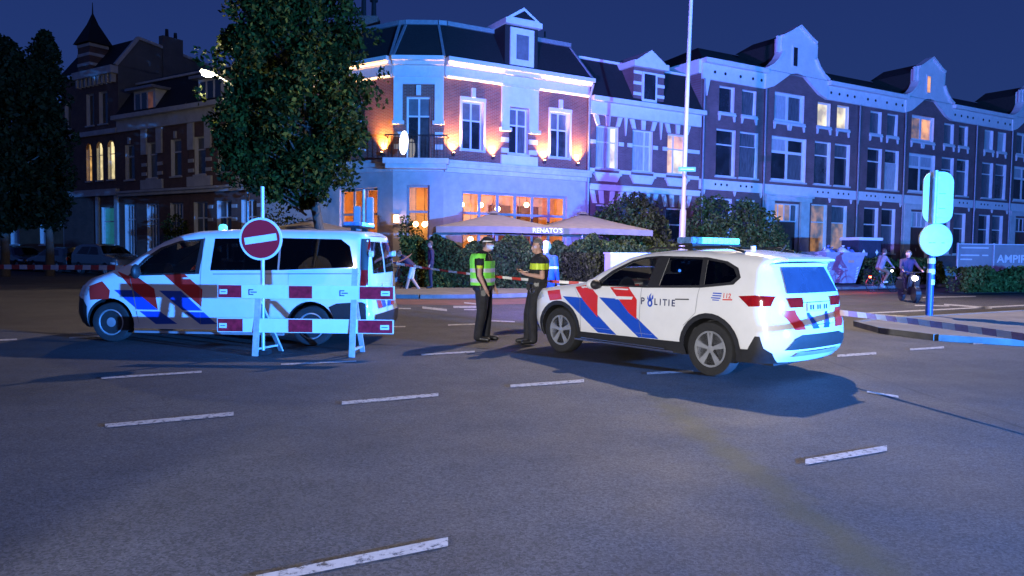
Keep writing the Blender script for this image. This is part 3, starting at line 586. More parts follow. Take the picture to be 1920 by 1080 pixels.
# oval lit emblem on the balcony
ov = MB(); ov.prism([(0.62 + .19 * math.cos(a) + .03 * math.sin(a), 6.25 + .52 * math.sin(a)) for a in [2 * PI * k / 20 for k in range(20)]], -.99, -.93)
OVAL = mat('lit_oval', (0.9, 0.9, 0.9), 0.4, emit=(1.0, 0.97, 0.93), es=3.5)
o = ov.build('oval_light_box', OVAL, None, mat=Matrix.Translation(P1)); setp(o, 'white glowing oval light box on the balcony railing', 'light box')
# wall lantern beside the entrance
lan = thing('wall_lantern', 'square warm wall lantern left of the restaurant entrance', 'lantern', P1 + Vector((.18, 0, 2.75)), 0)
MB().box(-.12, .12, -.26, -.04, -.02, .02).box(-.12, .12, -.26, -.04, .38, .42).box(-.03, .03, -.05, 0, .1, .3).build('bracket', BLACKMETAL, lan)
MB().box(-.1, .1, -.24, -.06, .022, .378).build('lamp_glass', mat('lantern_glass', (.9, .8, .6), .4, emit=(1, .5, .2), es=8), lan)
lamp('lantern_light', 'POINT', P1 + Vector((.18, -.5, 2.95)), (1, .5, .2), 14, .08)

# ---- dark houses along the left street ----
def left_house(t0, t1, label, name='dark_house', n=3, ground='grid', bays=(1,), dorm=(.55,), top=True):
    W = t1 - t0; h = thing(name, label, 'house', Lt(t1), AL)
    step = W / n; ups = []; gs = []
    for k in range(n):
        c = (k + .5) * step; ups.append((c - .5, c + .5, 5.6, 7.7)); gs.append((c - .62, c + .62, 1.0 if ground == 'grid' else .9, 4.1))
    wall(h, 0, W, 0, 8.5, ups + gs, BRICKD)
    for k, o in enumerate(ups):
        window(h, *o, trans=(7.0,), panes=[DARKPANE])
        if k in bays:
            MB().box(o[0] - .55, o[0] - .004, -.1, -.002, 7.0, 8.5).box(o[1] + .004, o[1] + .55, -.1, -.002, 7.0, 8.5).box(o[0] - .6, o[1] + .6, -.12, -.002, 4.95, 5.5).parts('bay_panel', STONE, h)
            for z in (5.75, 6.3): MB().box(o[0] - .55, o[0] - .05, -.06, -.002, z, z + .2).box(o[1] + .05, o[1] + .55, -.06, -.002, z, z + .2).parts('stone_band', STONE, h)
        else: MB().box((o[0] + o[1]) / 2 - .1, (o[0] + o[1]) / 2 + .1, -.1, -.002, 7.75, 8.15).build('keystone', STONE, h)
    for k, o in enumerate(gs):
        window(h, *o, trans=(3.2,), mull=[o[0] + .31 * q for q in (1, 2, 3)] if ground == 'grid' else ((o[0] + o[1]) / 2,), fw=.07, panes=[DARKPANE], frame=WHITEPAINT)
        if ground != 'grid':
            for z in (1.6, 2.3, 3.0, 3.7): MB().box(o[1] + .08, o[1] + .5, -.05, -.002, z, z + .18).parts('stone_band', STONE, h)
    MB().box(0, W, -.2, -.002, 4.6, 4.92).box(0, W, -.3, -.003, 4.78, 4.88).build('ledge', STONE, h)
    MB().box(0, W, -.16, -.002, 8.5, 9.2).box(-.02, W, -.5, .03, 9.2, 9.45).parts('cornice', STONE, h)
    r = MB().add([(0, -.25, 9.46), (W, -.25, 9.46), (W, 1.2, 11.6), (0, 1.2, 11.6), (0, 8.5, 11.6), (W, 8.5, 11.6)], [(0, 1, 2, 3), (3, 2, 5, 4)]); r.build('roof', SLATE, h, recalc=False)
    MB().box(0, W, 1.1, 1.35, 11.6, 11.72).build('roof_edge', STONE, h)
    for q in dorm:
        c = W * q; d = MB().box(c - 1.1, c + 1.1, -.1, 1.9, 9.47, 10.75).build('dormer', WHITEPAINT, h)
        MB().box(c - 1.4, c + 1.4, -.5, 1.9, 10.75, 10.9).build('dormer_roof', ZINC, d)
        for k in range(3): MB().quad((c - .95 + .66 * k, -.106, 9.65), (c - .45 + .66 * k, -.106, 9.65), (c - .45 + .66 * k, -.106, 10.6), (c - .95 + .66 * k, -.106, 10.6)).build('pane', LIT_RED if (k == 2 and name == 'dark_house') else DARKPANE, d, recalc=False)
    return h
LIT_RED = litpane('lit_red', (0.9, 0.30, 0.12), 0.10, 2)
left_house(9.05, 15.3, 'dark house with striped ground floor half hidden by the street tree', 'shaded_house', 3, 'plain', (0, 2), (.35,))
left_house(15.32, 22.4, 'dark house with wide dormer and white grid windows left of the street lamp', 'dark_house', 3, 'grid', (1,), (.42,))
# taller house with turret, three lit arched windows
tw = thing('turret_house', 'tall dark house with pointed turret and three lit arched windows', 'house', Lt(29.2), AL); WT = 6.8
ar = [(3.0, 3.65), (4.25, 4.95), (5.55, 6.3)]
wall(tw, 0, WT, 0, 12.4, [(a, b_, 5.7, 8.1) for a, b_ in ar] + [(.4, 1.2, 9.2, 11.0), (3.1, 4.0, 9.2, 11.2), (4.6, 5.6, 9.2, 11.2), (4.7, 6.2, .2, 4.0)], BRICKD)
for a, b_ in ar:
    w_ = window(tw, a, b_, 5.7, 8.1, trans=(7.3,), panes=[LIT_YELLOW if a > 4 else LIT_WARM], fw=.05)
    c = (a + b_) / 2; rr = (b_ - a) / 2; arc = [(c + rr * math.cos(q), 7.72 + (8.1 - 7.72) * 1.0 * math.sin(q)) for q in [PI * k / 10 for k in range(11)]]
    MB().prism([(b_ + .02, 7.72), (b_ + .02, 8.12), (c, 8.12)] + arc[5::-1], -.03, .12).prism([(a - .02, 8.12), (a - .02, 7.72)] + arc[10:4:-1] + [(c, 8.12)], -.03, .12).parts('arch_head', BRICKD, tw)
for o in [(.4, 1.2, 9.2, 11.0), (3.1, 4.0, 9.2, 11.2), (4.6, 5.6, 9.2, 11.2)]: window(tw, *o, panes=[DARKPANE])
TEALPANE = mat('cyan_lit_pane', (0.05, 0.30, 0.34), 0.3, var=0.6, scale=2, emit=(0.05, 0.5, 0.6), es=0.16)  # cyan light on the door, put into the pane colour and a faint glow
window(tw, 4.7, 6.2, .2, 4.0, trans=(3.1,), panes=[TEALPANE], sill=False, name='glazed_door')
MB().box(0, WT, -.25, -.002, 4.7, 5.1).box(0, WT, -.2, -.002, 8.5, 8.8).box(4.2, 4.55, -.12, -.001, 0, 4.7).box(6.35, 6.7, -.12, -.001, 0, 4.7).build('ledge', STONE, tw)
cb = MB().box(2.2, WT, -.45, .02, 12.1, 12.55)
for k in range(9): cb.prism([(2.4 + .5 * k, 12.1), (2.6 + .5 * k, 12.1), (2.56 + .5 * k, 11.6), (2.44 + .5 * k, 11.6)], -.3, -.002)
cb.parts('cornice', STONE, tw)
MB().quad((WT, 0, 0), (WT, 9.5, 0), (WT, 9.5, 12.7), (WT, 0, 12.6)).add([(WT, -.05, 12.55), (WT, 1.3, 14.5), (WT, 8.0, 13.6), (WT, 9.5, 12.55)], [(0, 1, 2, 3)]).build('party_wall', mat('render_grey', (0.15, 0.15, 0.15), .9, var=.2, scale=.8), tw, recalc=False)
MB().add([(0, -.2, 12.56), (WT - .01, -.2, 12.56), (WT - .01, 1.3, 14.5), (0, 1.3, 14.5), (0, 9, 13.4), (WT - .01, 9, 13.4)], [(0, 1, 2, 3), (3, 2, 5, 4)]).build('roof', SLATE, tw, recalc=False)
rc = MB(); rc.bar((WT, -.15, 12.6), (WT, 1.3, 14.55), .22, .2).bar((WT, 1.3, 14.55), (WT, 8.2, 13.65), .2, .16); rc.build('verge', STONE, tw)
chm = MB().box(WT - .35, WT + .12, 2.9, 4.3, 12.4, 15.1).build('chimney', mat('render_grey', (0.15, 0.15, 0.15)), tw)
MB().lathe([(.12, 15.1), (.1, 15.6)], 8, (WT - .1, 3.3, 0)).lathe([(.12, 15.1), (.1, 15.5)], 8, (WT - .1, 3.9, 0)).parts('chimney_pot', BLACKMETAL, chm)
tt = MB().box(2.75, 4.15, -.3, .9, 12.56, 14.3).build('turret', BRICKD, tw)
for z in (12.9, 13.5, 14.08): MB().box(2.72, 4.18, -.33, .9, z, z + .18).build('stone_band', STONE, tt)
MB().add([(2.55, -.5, 14.3), (4.35, -.5, 14.3), (4.35, 1.1, 14.3), (2.55, 1.1, 14.3), (3.2, .05, 15.6), (3.7, .05, 15.6), (3.7, .55, 15.6), (3.2, .55, 15.6), (3.45, .3, 16.4)], [(0, 1, 5, 4), (1, 2, 6, 5), (2, 3, 7, 6), (3, 0, 4, 7), (4, 5, 8), (5, 6, 8), (6, 7, 8), (7, 4, 8)]).build('spire', SLATE, tt)
MB().tube([(3.45, .3, 16.3), (3.45, .3, 17.0)], [.05, .02], 6).build('finial', BLACKMETAL, tt)
# low brown house at far left, mostly behind the dark trees
bh = thing('brown_house', 'brown house behind the dark trees at the left edge', 'house', Lt(46), AL)
ob = [(13.6, 15.0, 1.6, 4.6), (9.3, 10.6, 1.6, 4.6), (5.2, 6.5, 1.6, 4.6)]
wall(bh, 0, 16.78, 0, 8.0, ob, mat('brown_wall', (.20, .11, .06), .9, var=.25, scale=1.2))
for k, o in enumerate(ob): window(bh, *o, trans=(3.7,), panes=[CURTAIN])
MB().prism([(15.1, 2.9), (16.5, 2.9), (16.5, 4.7), (15.3, 4.7)], -.05, -.002).build('fascia_panel', WHITEPAINT, bh)
MB().box(0, 16.78, -.4, .02, 8.0, 8.4).parts('cornice', STONE, bh)
MB().add([(0, -.2, 8.4), (16.78, -.2, 8.4), (16.78, 4, 11), (0, 4, 11)], [(0, 1, 2, 3)]).build('roof', SLATE, bh, recalc=False)
# ---------------------------------------------------------------- vehicles
CARWHITE = mat('police_white', (0.78, 0.78, 0.78), 0.26, var=0.05, scale=2.5, coat=0.8)
SRED = mat('stripe_red', (0.62, 0.025, 0.02), 0.35, var=0.06, scale=3, coat=0.2)
SBLUE = mat('stripe_blue', (0.012, 0.075, 0.52), 0.35, var=0.06, scale=3, coat=0.2)
NAVY = mat('navy_print', (0.01, 0.02, 0.10), 0.5)
BLACKPL = mat('black_plastic', (0.018, 0.018, 0.02), 0.55, var=0.2, scale=20)
RUBBER = mat('tyre_rubber', (0.018, 0.018, 0.019), 0.85, var=0.25, scale=20, bump=0.2, bscale=60)
ALLOY = mat('alloy', (0.36, 0.37, 0.39), 0.35, 0.35, var=0.15)
ALLOYDARK = mat('alloy_dark', (0.07, 0.07, 0.075), 0.4, 0.6, var=0.15)
CHROME = mat('chrome', (0.75, 0.75, 0.77), 0.15, 1.0, var=0.05)
TINT = glassmat('tinted_glass', (0.05, 0.05, 0.055)); CARGLASS = glassmat('car_glass', (0.82, 0.85, 0.84))
REDLENS = mat('red_lens', (0.30, 0.006, 0.006), 0.12, var=0.3, scale=14, coat=0.5)
CLEARLENS = mat('clear_lens', (0.55, 0.56, 0.58), 0.12, 0.2, var=0.3, scale=18, coat=0.5)
CABIN = mat('cabin_dark', (0.035, 0.035, 0.04), 0.8, var=0.3)
SEATM = mat('seat_cloth', (0.05, 0.05, 0.055), 0.9, var=0.3)
FLASH = mat('flasher_lens', (0.30, 0.55, 0.75), 0.15, emit=(0.06, 0.62, 1.0), es=2.2, var=0.5, scale=24)
FLASHDARK = mat('flasher_housing', (0.10, 0.20, 0.42), 0.2, var=0.5, scale=22, coat=0.4)
def inpoly(p, poly):
    x, y = p; c = False; n = len(poly)
    for i in range(n):
        (x1, y1), (x2, y2) = poly[i], poly[(i + 1) % n]
        if (y1 > y) != (y2 > y) and x < (x2 - x1) * (y - y1) / (y2 - y1) + x1: c = not c
    return c
def cutpoly(poly, holes=(), sx=0.06, sz=0.06):
    """flat (x,z) polygon, cut into a fine net with exact outline; returns verts, faces"""
    bm = bmesh.new(); vs = [bm.verts.new((p[0], 0, p[1])) for p in poly]; bm.faces.new(vs)
    xs = [p[0] for p in poly]; zs = [p[1] for p in poly]
    def bis(co, no): bmesh.ops.bisect_plane(bm, geom=bm.verts[:] + bm.edges[:] + bm.faces[:], dist=1e-6, plane_co=co, plane_no=no)
    k = math.ceil(min(xs) / sx) * sx
    while k < max(xs): bis((k, 0, 0), (1, 0, 0)); k += sx
    k = math.ceil(min(zs) / sz) * sz
    while k < max(zs): bis((0, 0, k), (0, 0, 1)); k += sz
    for h in holes:
        hx = [p[0] for p in h]; hz = [p[1] for p in h]
        for i in range(len(h)):
            a, b_ = h[i], h[(i + 1) % len(h)]; d = (b_[0] - a[0], b_[1] - a[1])
            g = [f for f in bm.faces if min(hx) - .15 < f.calc_center_median().x < max(hx) + .15 and min(hz) - .15 < f.calc_center_median().z < max(hz) + .15]
            if not g: continue
            ed = list({e for f in g for e in f.edges}); ve = list({v for f in g for v in f.verts})
            bmesh.ops.bisect_plane(bm, geom=ve + ed + g, dist=1e-6, plane_co=(a[0], 0, a[1]), plane_no=(-d[1], 0, d[0]))
        kill = [f for f in bm.faces if inpoly((f.calc_center_median().x, f.calc_center_median().z), h)]
        bmesh.ops.delete(bm, geom=kill, context='FACES')
    bmesh.ops.recalc_face_normals(bm, faces=bm.faces)
    bm.verts.index_update(); V = [(v.co.x, v.co.z) for v in bm.verts]; F = [[v.index for v in f.verts] for f in bm.faces]
    B = [(e.verts[0].index, e.verts[1].index) for e in bm.edges if len(e.link_faces) == 1]
    bm.free(); return V, F, B
class Shell:
    """car body: side outline plus half-width by height, with rounded corners"""
    def __init__(s, prof, hw, rf, rr, rt, bulge=.03):
        s.prof = prof; s.hw = hw; s.rf = rf; s.rr = rr; s.rt = rt; s.bulge = bulge
        X = np.concatenate([np.linspace(a[0], b[0], 60) for a, b in zip(prof[:-1], prof[1:])]); Z = np.concatenate([np.linspace(a[1], b[1], 60) for a, b in zip(prof[:-1], prof[1:])])
        s.gx = np.arange(min(X) - .02, max(X) + .02, .02); s.gz = np.arange(min(Z), max(Z) + .02, .02)
        s.top_ = np.array([max(Z[np.abs(X - x) < .03], default=0) for x in s.gx])
        mid = (prof[0][0] + prof[-1][0]) / 2
        s.fr_ = np.array([max(X[(np.abs(Z - z) < .03)], default=mid) for z in s.gz]); s.re_ = np.array([min(X[(np.abs(Z - z) < .03)], default=mid) for z in s.gz])
    def top(s, x): return float(np.interp(x, s.gx, s.top_))
    def front(s, z): return float(np.interp(z, s.gz, s.fr_))
    def rear(s, z): return float(np.interp(z, s.gz, s.re_))
    def w(s, z): return float(np.interp(z, [p[0] for p in s.hw], [p[1] for p in s.hw]))
    def rad(s, tab, z): return float(np.interp(z, [p[0] for p in tab], [p[1] for p in tab]))
    @staticmethod
    def drop(d, r):
        if d >= r: return 0.0
        d = max(d, 0); return r - math.sqrt(max(r * r - (r - d) ** 2, 0))
    def y(s, x, z):
        a = s.drop(s.front(z) - x, s.rad(s.rf, z)); b = s.drop(x - s.rear(z), s.rad(s.rr, z)); c = s.drop(s.top(x) - z, s.rt)
        return s.w(z) - max(a, b, c) - .25 * min(sorted((a, b, c))[1], .05)
    def side(s, poly, off=0.0, sgn=1, holes=(), step=.06):
        V, F, B = cutpoly(poly, holes, step, step); m = MB()
        m.add([(x, sgn * (s.y(x, z) + off), z) for x, z in V], F); return m
    def back(s, poly, off=0.0, step=.06):
        V, F, B = cutpoly(poly, (), step, step); m = MB(); vs = []
        for y, z in V:
            w = s.w(z); r = s.rad(s.rr, z); e = w - r; a = abs(y) - e
            d = r - math.sqrt(max(r * r - a * a, 0)) if a > 0 else 0
            bl = s.bulge * max(0, 1 - (y / e) ** 2)
            vs.append((s.rear(z) + d - bl - off, y, z))
        m.add(vs, F); return m
    def body(s, arches, ar, holes, zbot, gaps):
        """outer skin; gaps = {name: (pred)} strips of the outline that become their own part (windscreen...)"""
        out = list(s.prof); low = []
        for cx, cz in sorted(arches, key=lambda p: p[0]):      # from rear to front along the bottom
            a0 = math.asin((zbot - cz) / ar); low += [(cx + ar * math.cos(q), cz + ar * math.sin(q)) for q in np.linspace(PI - a0, a0, 19)]
        poly = out + low
        V, F, B = cutpoly(poly, holes, .05, .05)
        m = MB(); n = len(V)
        L = [(x, s.y(x, z), z) for x, z in V]; m.add(L + [(x, -y, z) for x, y, z in L], F + [[i + n for i in f[::-1]] for f in F])
        strips = {k: MB() for k in gaps}
        def onprof(i, j):
            x, z = (V[i][0] + V[j][0]) / 2, (V[i][1] + V[j][1]) / 2
            for a, b in zip(s.prof[:-1], s.prof[1:]):
                dx, dz = b[0] - a[0], b[1] - a[1]; l2 = dx * dx + dz * dz; t = ((x - a[0]) * dx + (z - a[1]) * dz) / l2
                if -.001 <= t <= 1.001 and abs((x - a[0]) * dz - (z - a[1]) * dx) / math.sqrt(l2) < 1e-4: return (dz, -dx, math.sqrt(l2))
            return None
        well = MB()
        for i, j in B:
            o = onprof(i, j); x, z = (V[i][0] + V[j][0]) / 2, (V[i][1] + V[j][1]) / 2
            if o is None:
                for cx, cz in arches:
                    if abs(math.hypot(x - cx, z - cz) - ar) < .02:
                        for sg in (1, -1):
                            a, b = V[i], V[j]; ya, yb = s.y(*a), s.y(*b)
                            well.quad((a[0], sg * ya, a[1]), (b[0], sg * yb, b[1]), (b[0], sg * .5, b[1]), (a[0], sg * .5, a[1]))
                continue
            nx, nz, l = o; nx /= l; nz /= l
            if nx * (x - 0) + nz * (z - .6) < 0: nx, nz = -nx, -nz
            tgt = m
            for k, fn in gaps.items():
                if fn(x, z): tgt = strips[k]
            K = 8; ya, yb = s.y(*V[i]), s.y(*V[j]); row = []
            for k in range(K + 1):
                u = 1 - 2 * k / K; bl = s.bulge * (1 - u * u)
                row.append(((V[i][0] + nx * bl, ya * u, V[i][1] + nz * bl), (V[j][0] + nx * bl, yb * u, V[j][1] + nz * bl)))
            for k in range(K): tgt.quad(row[k][0], row[k][1], row[k + 1][1], row[k + 1][0])
        return m, strips, well
def weld(mb, name, mats, parent, smooth=35):
    me = mb.mesh(name, None, False); bm = bmesh.new(); bm.from_mesh(me); bmesh.ops.remove_doubles(bm, verts=bm.verts, dist=2e-4); bmesh.ops.recalc_face_normals(bm, faces=bm.faces); bm.to_mesh(me); bm.free()
    me.polygons.foreach_set('use_smooth', [True] * len(me.polygons)); me.set_sharp_from_angle(angle=rad(smooth))
    return link(name, me, mats, parent)
def textmesh(s, size, font_bold=False):
    c = bpy.data.curves.new('t', 'FONT'); c.body = s; c.size = size; c.resolution_u = 3
    if font_bold: c.offset = size * .018
    o = bpy.data.objects.new('t', c); COL.objects.link(o); dg = bpy.context.evaluated_depsgraph_get()
    me = bpy.data.meshes.new_from_object(o.evaluated_get(dg)); V = [(v.co.x, v.co.y) for v in me.vertices]; F = [list(p.vertices) for p in me.polygons]
    bpy.data.objects.remove(o); bpy.data.curves.remove(c); bpy.data.meshes.remove(me); return V, F
def wheel(parent, x, y, z, r, w, kind, sg):
    """wheel on the side sg (+1 left); hub face outward"""
    M_ = Matrix.Translation((x, y, z)) @ (Matrix.Identity(4) if sg > 0 else Matrix.Rotation(PI, 4, 'Z'))
    rim = r * .66
    t = MB(); h = w / 2
    prof = [(rim, -h * .9), (r * .80, -h), (r * .95, -h * .92), (r, -h * .6), (r, h * .6), (r * .95, h * .92), (r * .80, h), (rim * 1.02, h * .92), (rim, h * .8)]
    t.lathe(prof, 40, (0, 0, 0), 'y'); to = t.build('wheel', RUBBER, parent, smooth=40, mat=M_)
    g = MB(); g.lathe([(rim, -h * .8), (rim, h * .85), (rim * .95, h * .9), (rim * .92, h * .5), (rim * .9, -.02), (.02, -.02)], 36, (0, 0, 0), 'y', 1)
    if kind == 'alloy':
        for k in range(5):
            a = 2 * PI * k / 5 + .3
            for dl in (-.13, .13):
                c0 = Vector((math.cos(a + dl * .7), 0, math.sin(a + dl * .7))) * rim * .16; c1 = Vector((math.cos(a + dl), 0, math.sin(a + dl))) * rim * .95
                g.bar(c0 + Vector((0, h * .72, 0)), c1 + Vector((0, h * .78, 0)), .034, .03)
            c1 = Vector((math.cos(a), 0, math.sin(a))) * rim * .93; g.bar(Vector((0, h * .62, 0)), c1 + Vector((0, h * .7, 0)), .06, .02)
        g.lathe([(rim * .22, h * .3), (rim * .22, h * .82), (rim * .12, h * .9), (.005, h * .92)], 20, (0, 0, 0), 'y'); g.lathe([(rim * .955, h * .8), (rim * 1.0, h * .9), (rim * .9, h * .88), (rim * .9, h * .6)], 36, (0, 0, 0), 'y')
        g.build('rim', [ALLOY, ALLOYDARK], to, smooth=40)
    else:
        g.lathe([(rim * .86, h * .2), (rim * .62, h * .55), (rim * .38, h * .62), (rim * .36, h * .8), (.01, h * .84)], 32, (0, 0, 0), 'y')
        for k in range(12):
            a = 2 * PI * k / 12; c = Vector((math.cos(a), 0, math.sin(a))) * rim * .74 + Vector((0, h * .40, 0)); g.bar(c - Vector((math.cos(a), 0, math.sin(a))) * .02 + Vector((0, .012, 0)), c + Vector((math.cos(a), 0, math.sin(a))) * .03 + Vector((0, -.0, 0)), .035, .03, 1)
        g.lathe([(rim * .9, h * .75), (rim * 1.0, h * .9), (rim * .92, h * .95), (rim * .86, h * .7)], 36, (0, 0, 0), 'y')
        g.build('rim', [ALLOY, BLACKPL], to, smooth=40)
def seat(parent, x, y, z):
    s = MB().box(x - .25, x + .25, y - .24, y + .24, z, z + .14); s.hexa([(x - .3, y - .23, z + .1), (x - .16, y - .23, z + .1), (x - .16, y + .23, z + .1), (x - .3, y + .23, z + .1), (x - .48, y - .2, z + .66), (x - .38, y - .2, z + .66), (x - .38, y + .2, z + .66), (x - .48, y + .2, z + .66)]).box(x - .52, x - .42, y - .12, y + .12, z + .68, z + .86)
    s.build('seat', SEATM, parent, bevel=.02)
def ring(cx, cz, r0, r1, a0, a1, n=18):
    return [(cx + r1 * math.cos(q), cz + r1 * math.sin(q)) for q in np.linspace(a0, a1, n)] + [(cx + r0 * math.cos(q), cz + r0 * math.sin(q)) for q in np.linspace(a1, a0, n)]

# ---- police estate car in the middle ----
SUVP = [(1.93, .24), (2.04, .34), (2.10, .52), (2.09, .74), (2.03, .88), (1.9, .96), (1.5, 1.025), (1.05, 1.08), (.80, 1.12), (.45, 1.33), (.08, 1.50), (-.2, 1.565), (-.6, 1.605), (-1.1, 1.615), (-1.6, 1.60), (-2.02, 1.56), (-2.24, 1.52), (-2.25, 1.485), (-2.16, 1.45), (-2.26, 1.25), (-2.34, 1.08), (-2.38, .98), (-2.39, .8), (-2.44, .70), (-2.46, .55), (-2.43, .40), (-2.3, .26)]
suv = thing('police_car', 'white police car with lettered door and roof light bar, right of the officers', 'police car', (2.29, 11.22, 0), rad(130))
S = Shell(SUVP, [(.2, .87), (.45, .915), (.8, .925), (1.05, .915), (1.2, .865), (1.6, .70)], [(0, .42), (.9, .42), (1.05, .25), (1.2, .16)], [(0, .40), (1.0, .36), (1.2, .28), (1.5, .16)], .11)
fw = [(.50, 1.085), (.26, 1.27), (-.05, 1.43), (-.25, 1.48), (-.47, 1.50), (-.42, 1.12)]
rw = [(-.62, 1.13), (-.67, 1.505), (-1.22, 1.495), (-1.27, 1.16)]
qw = [(-1.34, 1.17), (-1.30, 1.49), (-1.56, 1.455), (-1.72, 1.385), (-1.79, 1.29), (-1.72, 1.22)]
arch = [(1.31, .35), (-1.46, .35)]
wsc = lambda x, z: .06 < x < .80 and z > 1.12
body, st, well = S.body(arch, .405, [fw, rw, qw], .24, {'windscreen': wsc})
weld(body, 'body', CARWHITE, suv); weld(st['windscreen'], 'windscreen', CARGLASS, suv); well.parts('wheel_well', BLACKPL, suv, recalc=False)
MB().box(-2.2, 1.85, -.62, .62, .2, .36).build('underbody', BLACKPL, suv)
dlo = [(.62, 1.075), (.30, 1.31), (-.03, 1.465), (-.25, 1.515), (-.5, 1.535), (-1.28, 1.525), (-1.6, 1.48), (-1.78, 1.40), (-1.85, 1.28), (-1.77, 1.19), (-1.3, 1.13), (-.42, 1.09)]
for sg in (1, -1):
    weld(S.side(dlo, .004, sg, [fw, rw, qw]), 'window_trim', BLACKPL, suv)
    for p, m in ((fw, CARGLASS), (rw, TINT), (qw, TINT)): weld(S.side(p, -.004, sg), 'side_window', m, suv)
    for cx, cz in arch:
        weld(S.side(ring(cx, cz, .40, .465, -.27, PI + .27), .012, sg, step=.05), 'wheel_arch', BLACKPL, suv)
        wheel(suv, cx, sg * .79, cz, .355, .225, 'alloy', sg)
    weld(S.side([(.95, .24), (.9, .37), (-1.06, .40), (-1.1, .24)], .014, sg), 'rocker_panel', BLACKPL, suv)
    MB().box(-.95, .9, sg * .9, sg * .99, .25, .275).box(-.8, .75, sg * .965, sg * .993, .285, .30).build('running_board', CHROME, suv)
    weld(S.side([(-1.87, .24), (-1.84, .40), (-2.02, .41), (-2.12, .58), (-2.18, .58), (-2.22, .44), (-2.30, .38), (-2.28, .24)], .008, sg), 'bumper_trim', BLACKPL, suv)
    # livery on the doors and wings
    for p in ([(1.60, .95), (1.31, .985), (1.25, .835), (1.52, .80)], [(.97, 1.04), (.69, 1.09), (.49, .93), (.49, .61), (.80, .86)], [(.26, 1.07), (-.09, 1.085), (-.26, .915), (-.26, .64), (-.12, .72)]): weld(S.side(p, .003, sg), 'red_stripe', SRED, suv)
    for p in ([(1.235, .885), (.82, .885), (.125, .385), (.49, .385)], [(.465, .91), (.10, .91), (-.645, .40), (-.285, .39)]): weld(S.side(p, .0022, sg), 'blue_stripe', SBLUE, suv)
    hd = weld(S.side([(.13, .90), (-.18, .915), (-.2, .955), (.11, .945)], .02, sg), 'door_handle', CARWHITE, suv); weld(S.side([(-.93, .955), (-1.15, .965), (-1.15, .98), (-.93, .97)], .02, sg), 'door_handle', BLACKPL, suv)
    if sg > 0:
        for pl in ([(.99, 1.04), (.985, 1.04), (.85, .85), (.84, .4), (.847, .4), (.857, .845)], [(-.33, 1.09), (-.337, 1.09), (-.31, .6), (-.36, .40), (-.352, .40), (-.303, .6)], [(-1.28, 1.13), (-1.287, 1.13), (-1.25, .8), (-1.06, .62), (-1.055, .625), (-1.243, .8)]): weld(S.side(pl, .0045, sg), 'door_seam', GREYMETAL, suv)
        ft = [(-2.0, 1.075), (-1.86, 1.05), (-2.03, .935), (-2.3, .95), (-2.36, 1.0), (-2.34, 1.07)]
    for s2 in ('tail',):
        weld(S.side([(-1.88, 1.055), (-2.03, .935), (-2.27, .95), (-2.30, 1.07), (-2.1, 1.075)], .012, sg, step=.04), 'tail_light', REDLENS, suv)
    weld(S.side([(2.0, .86), (1.72, .93), (1.66, .86), (1.9, .76)], .008, sg, step=.04), 'headlight', CLEARLENS, suv)
    mi = MB().ball((.52, sg * 1.0, 1.1), .10, .11, .08, 12, 8); mi.bar((.52, sg * .86, 1.07), (.52, sg * .95, 1.08), .06, .04); mi.build('wing_mirror', CARWHITE if sg > 0 else CARWHITE, suv, smooth=60)
    MB().ball((.475, sg * 1.0, 1.1), .085, .10, .07, 12, 8).build('mirror_glass', BLACKPL, suv, smooth=60)
    MB().tube([(-.15, sg * .60, 1.60), (-.3, sg * .60, 1.645), (-1.5, sg * .60, 1.66), (-1.75, sg * .60, 1.60)], .018, 6).build('roof_rail', BLACKPL, suv)
# rear
weld(S.back([(-.62, 1.10), (.62, 1.10), (.53, 1.42), (-.53, 1.42)], .012), 'rear_window', mat('rear_glass', (.03, .045, .08), .15, spec=.9), suv)  # blue flasher reflection put into the glass base colour
weld(S.back([(-.60, .93), (-.34, .93), (-.34, 1.05), (-.66, 1.05)], .014), 'tail_light', REDLENS, suv); weld(S.back([(.34, .93), (.60, .93), (.66, 1.05), (.34, 1.05)], .014), 'tail_light', REDLENS, suv)
pl = weld(S.back([(-.26, .87), (.26, .87), (.26, .98), (-.26, .98)], .022), 'number_plate', mat('plate', (.60, .58, .40), .4), suv)
for k in range(8):
    if k in (2, 5): continue
    weld(S.back([(-.21 + .055 * k, .895), (-.175 + .055 * k, .895), (-.175 + .055 * k, .955), (-.21 + .055 * k, .955)], .024), 'plate_mark', BLACKPL, pl)
for sg in (1, -1):
    P_ = lambda l: [(sg * a, b) for a, b in l]
    weld(S.back(P_([(.74, .90), (.50, .90), (.36, .66), (.58, .66)]), .006), 'red_stripe', SRED, suv)
    weld(S.back(P_([(.26, .86), (.20, .86), (.05, .66), (.20, .66)]), .006), 'blue_stripe', SBLUE, suv)
weld(S.back([(-.72, .42), (.72, .42), (.60, .56), (.45, .60), (-.45, .60), (-.60, .56)], .012), 'diffuser', BLACKPL, suv)
weld(S.back([(-.55, .33), (.55, .33), (.5, .385), (-.5, .385)], .02), 'skid_plate', ALLOY, suv)
sp = MB(); sp.prism([(-1.95, 1.575), (-2.25, 1.545), (-2.34, 1.515), (-2.34, 1.495), (-2.1, 1.50)], -.58, .58).build('roof_spoiler', CARWHITE, suv, bevel=.008)
MB().bar((-2.24, -.1, 1.12), (-2.22, .30, 1.15), .015, .015).build('rear_wiper', BLACKPL, suv)
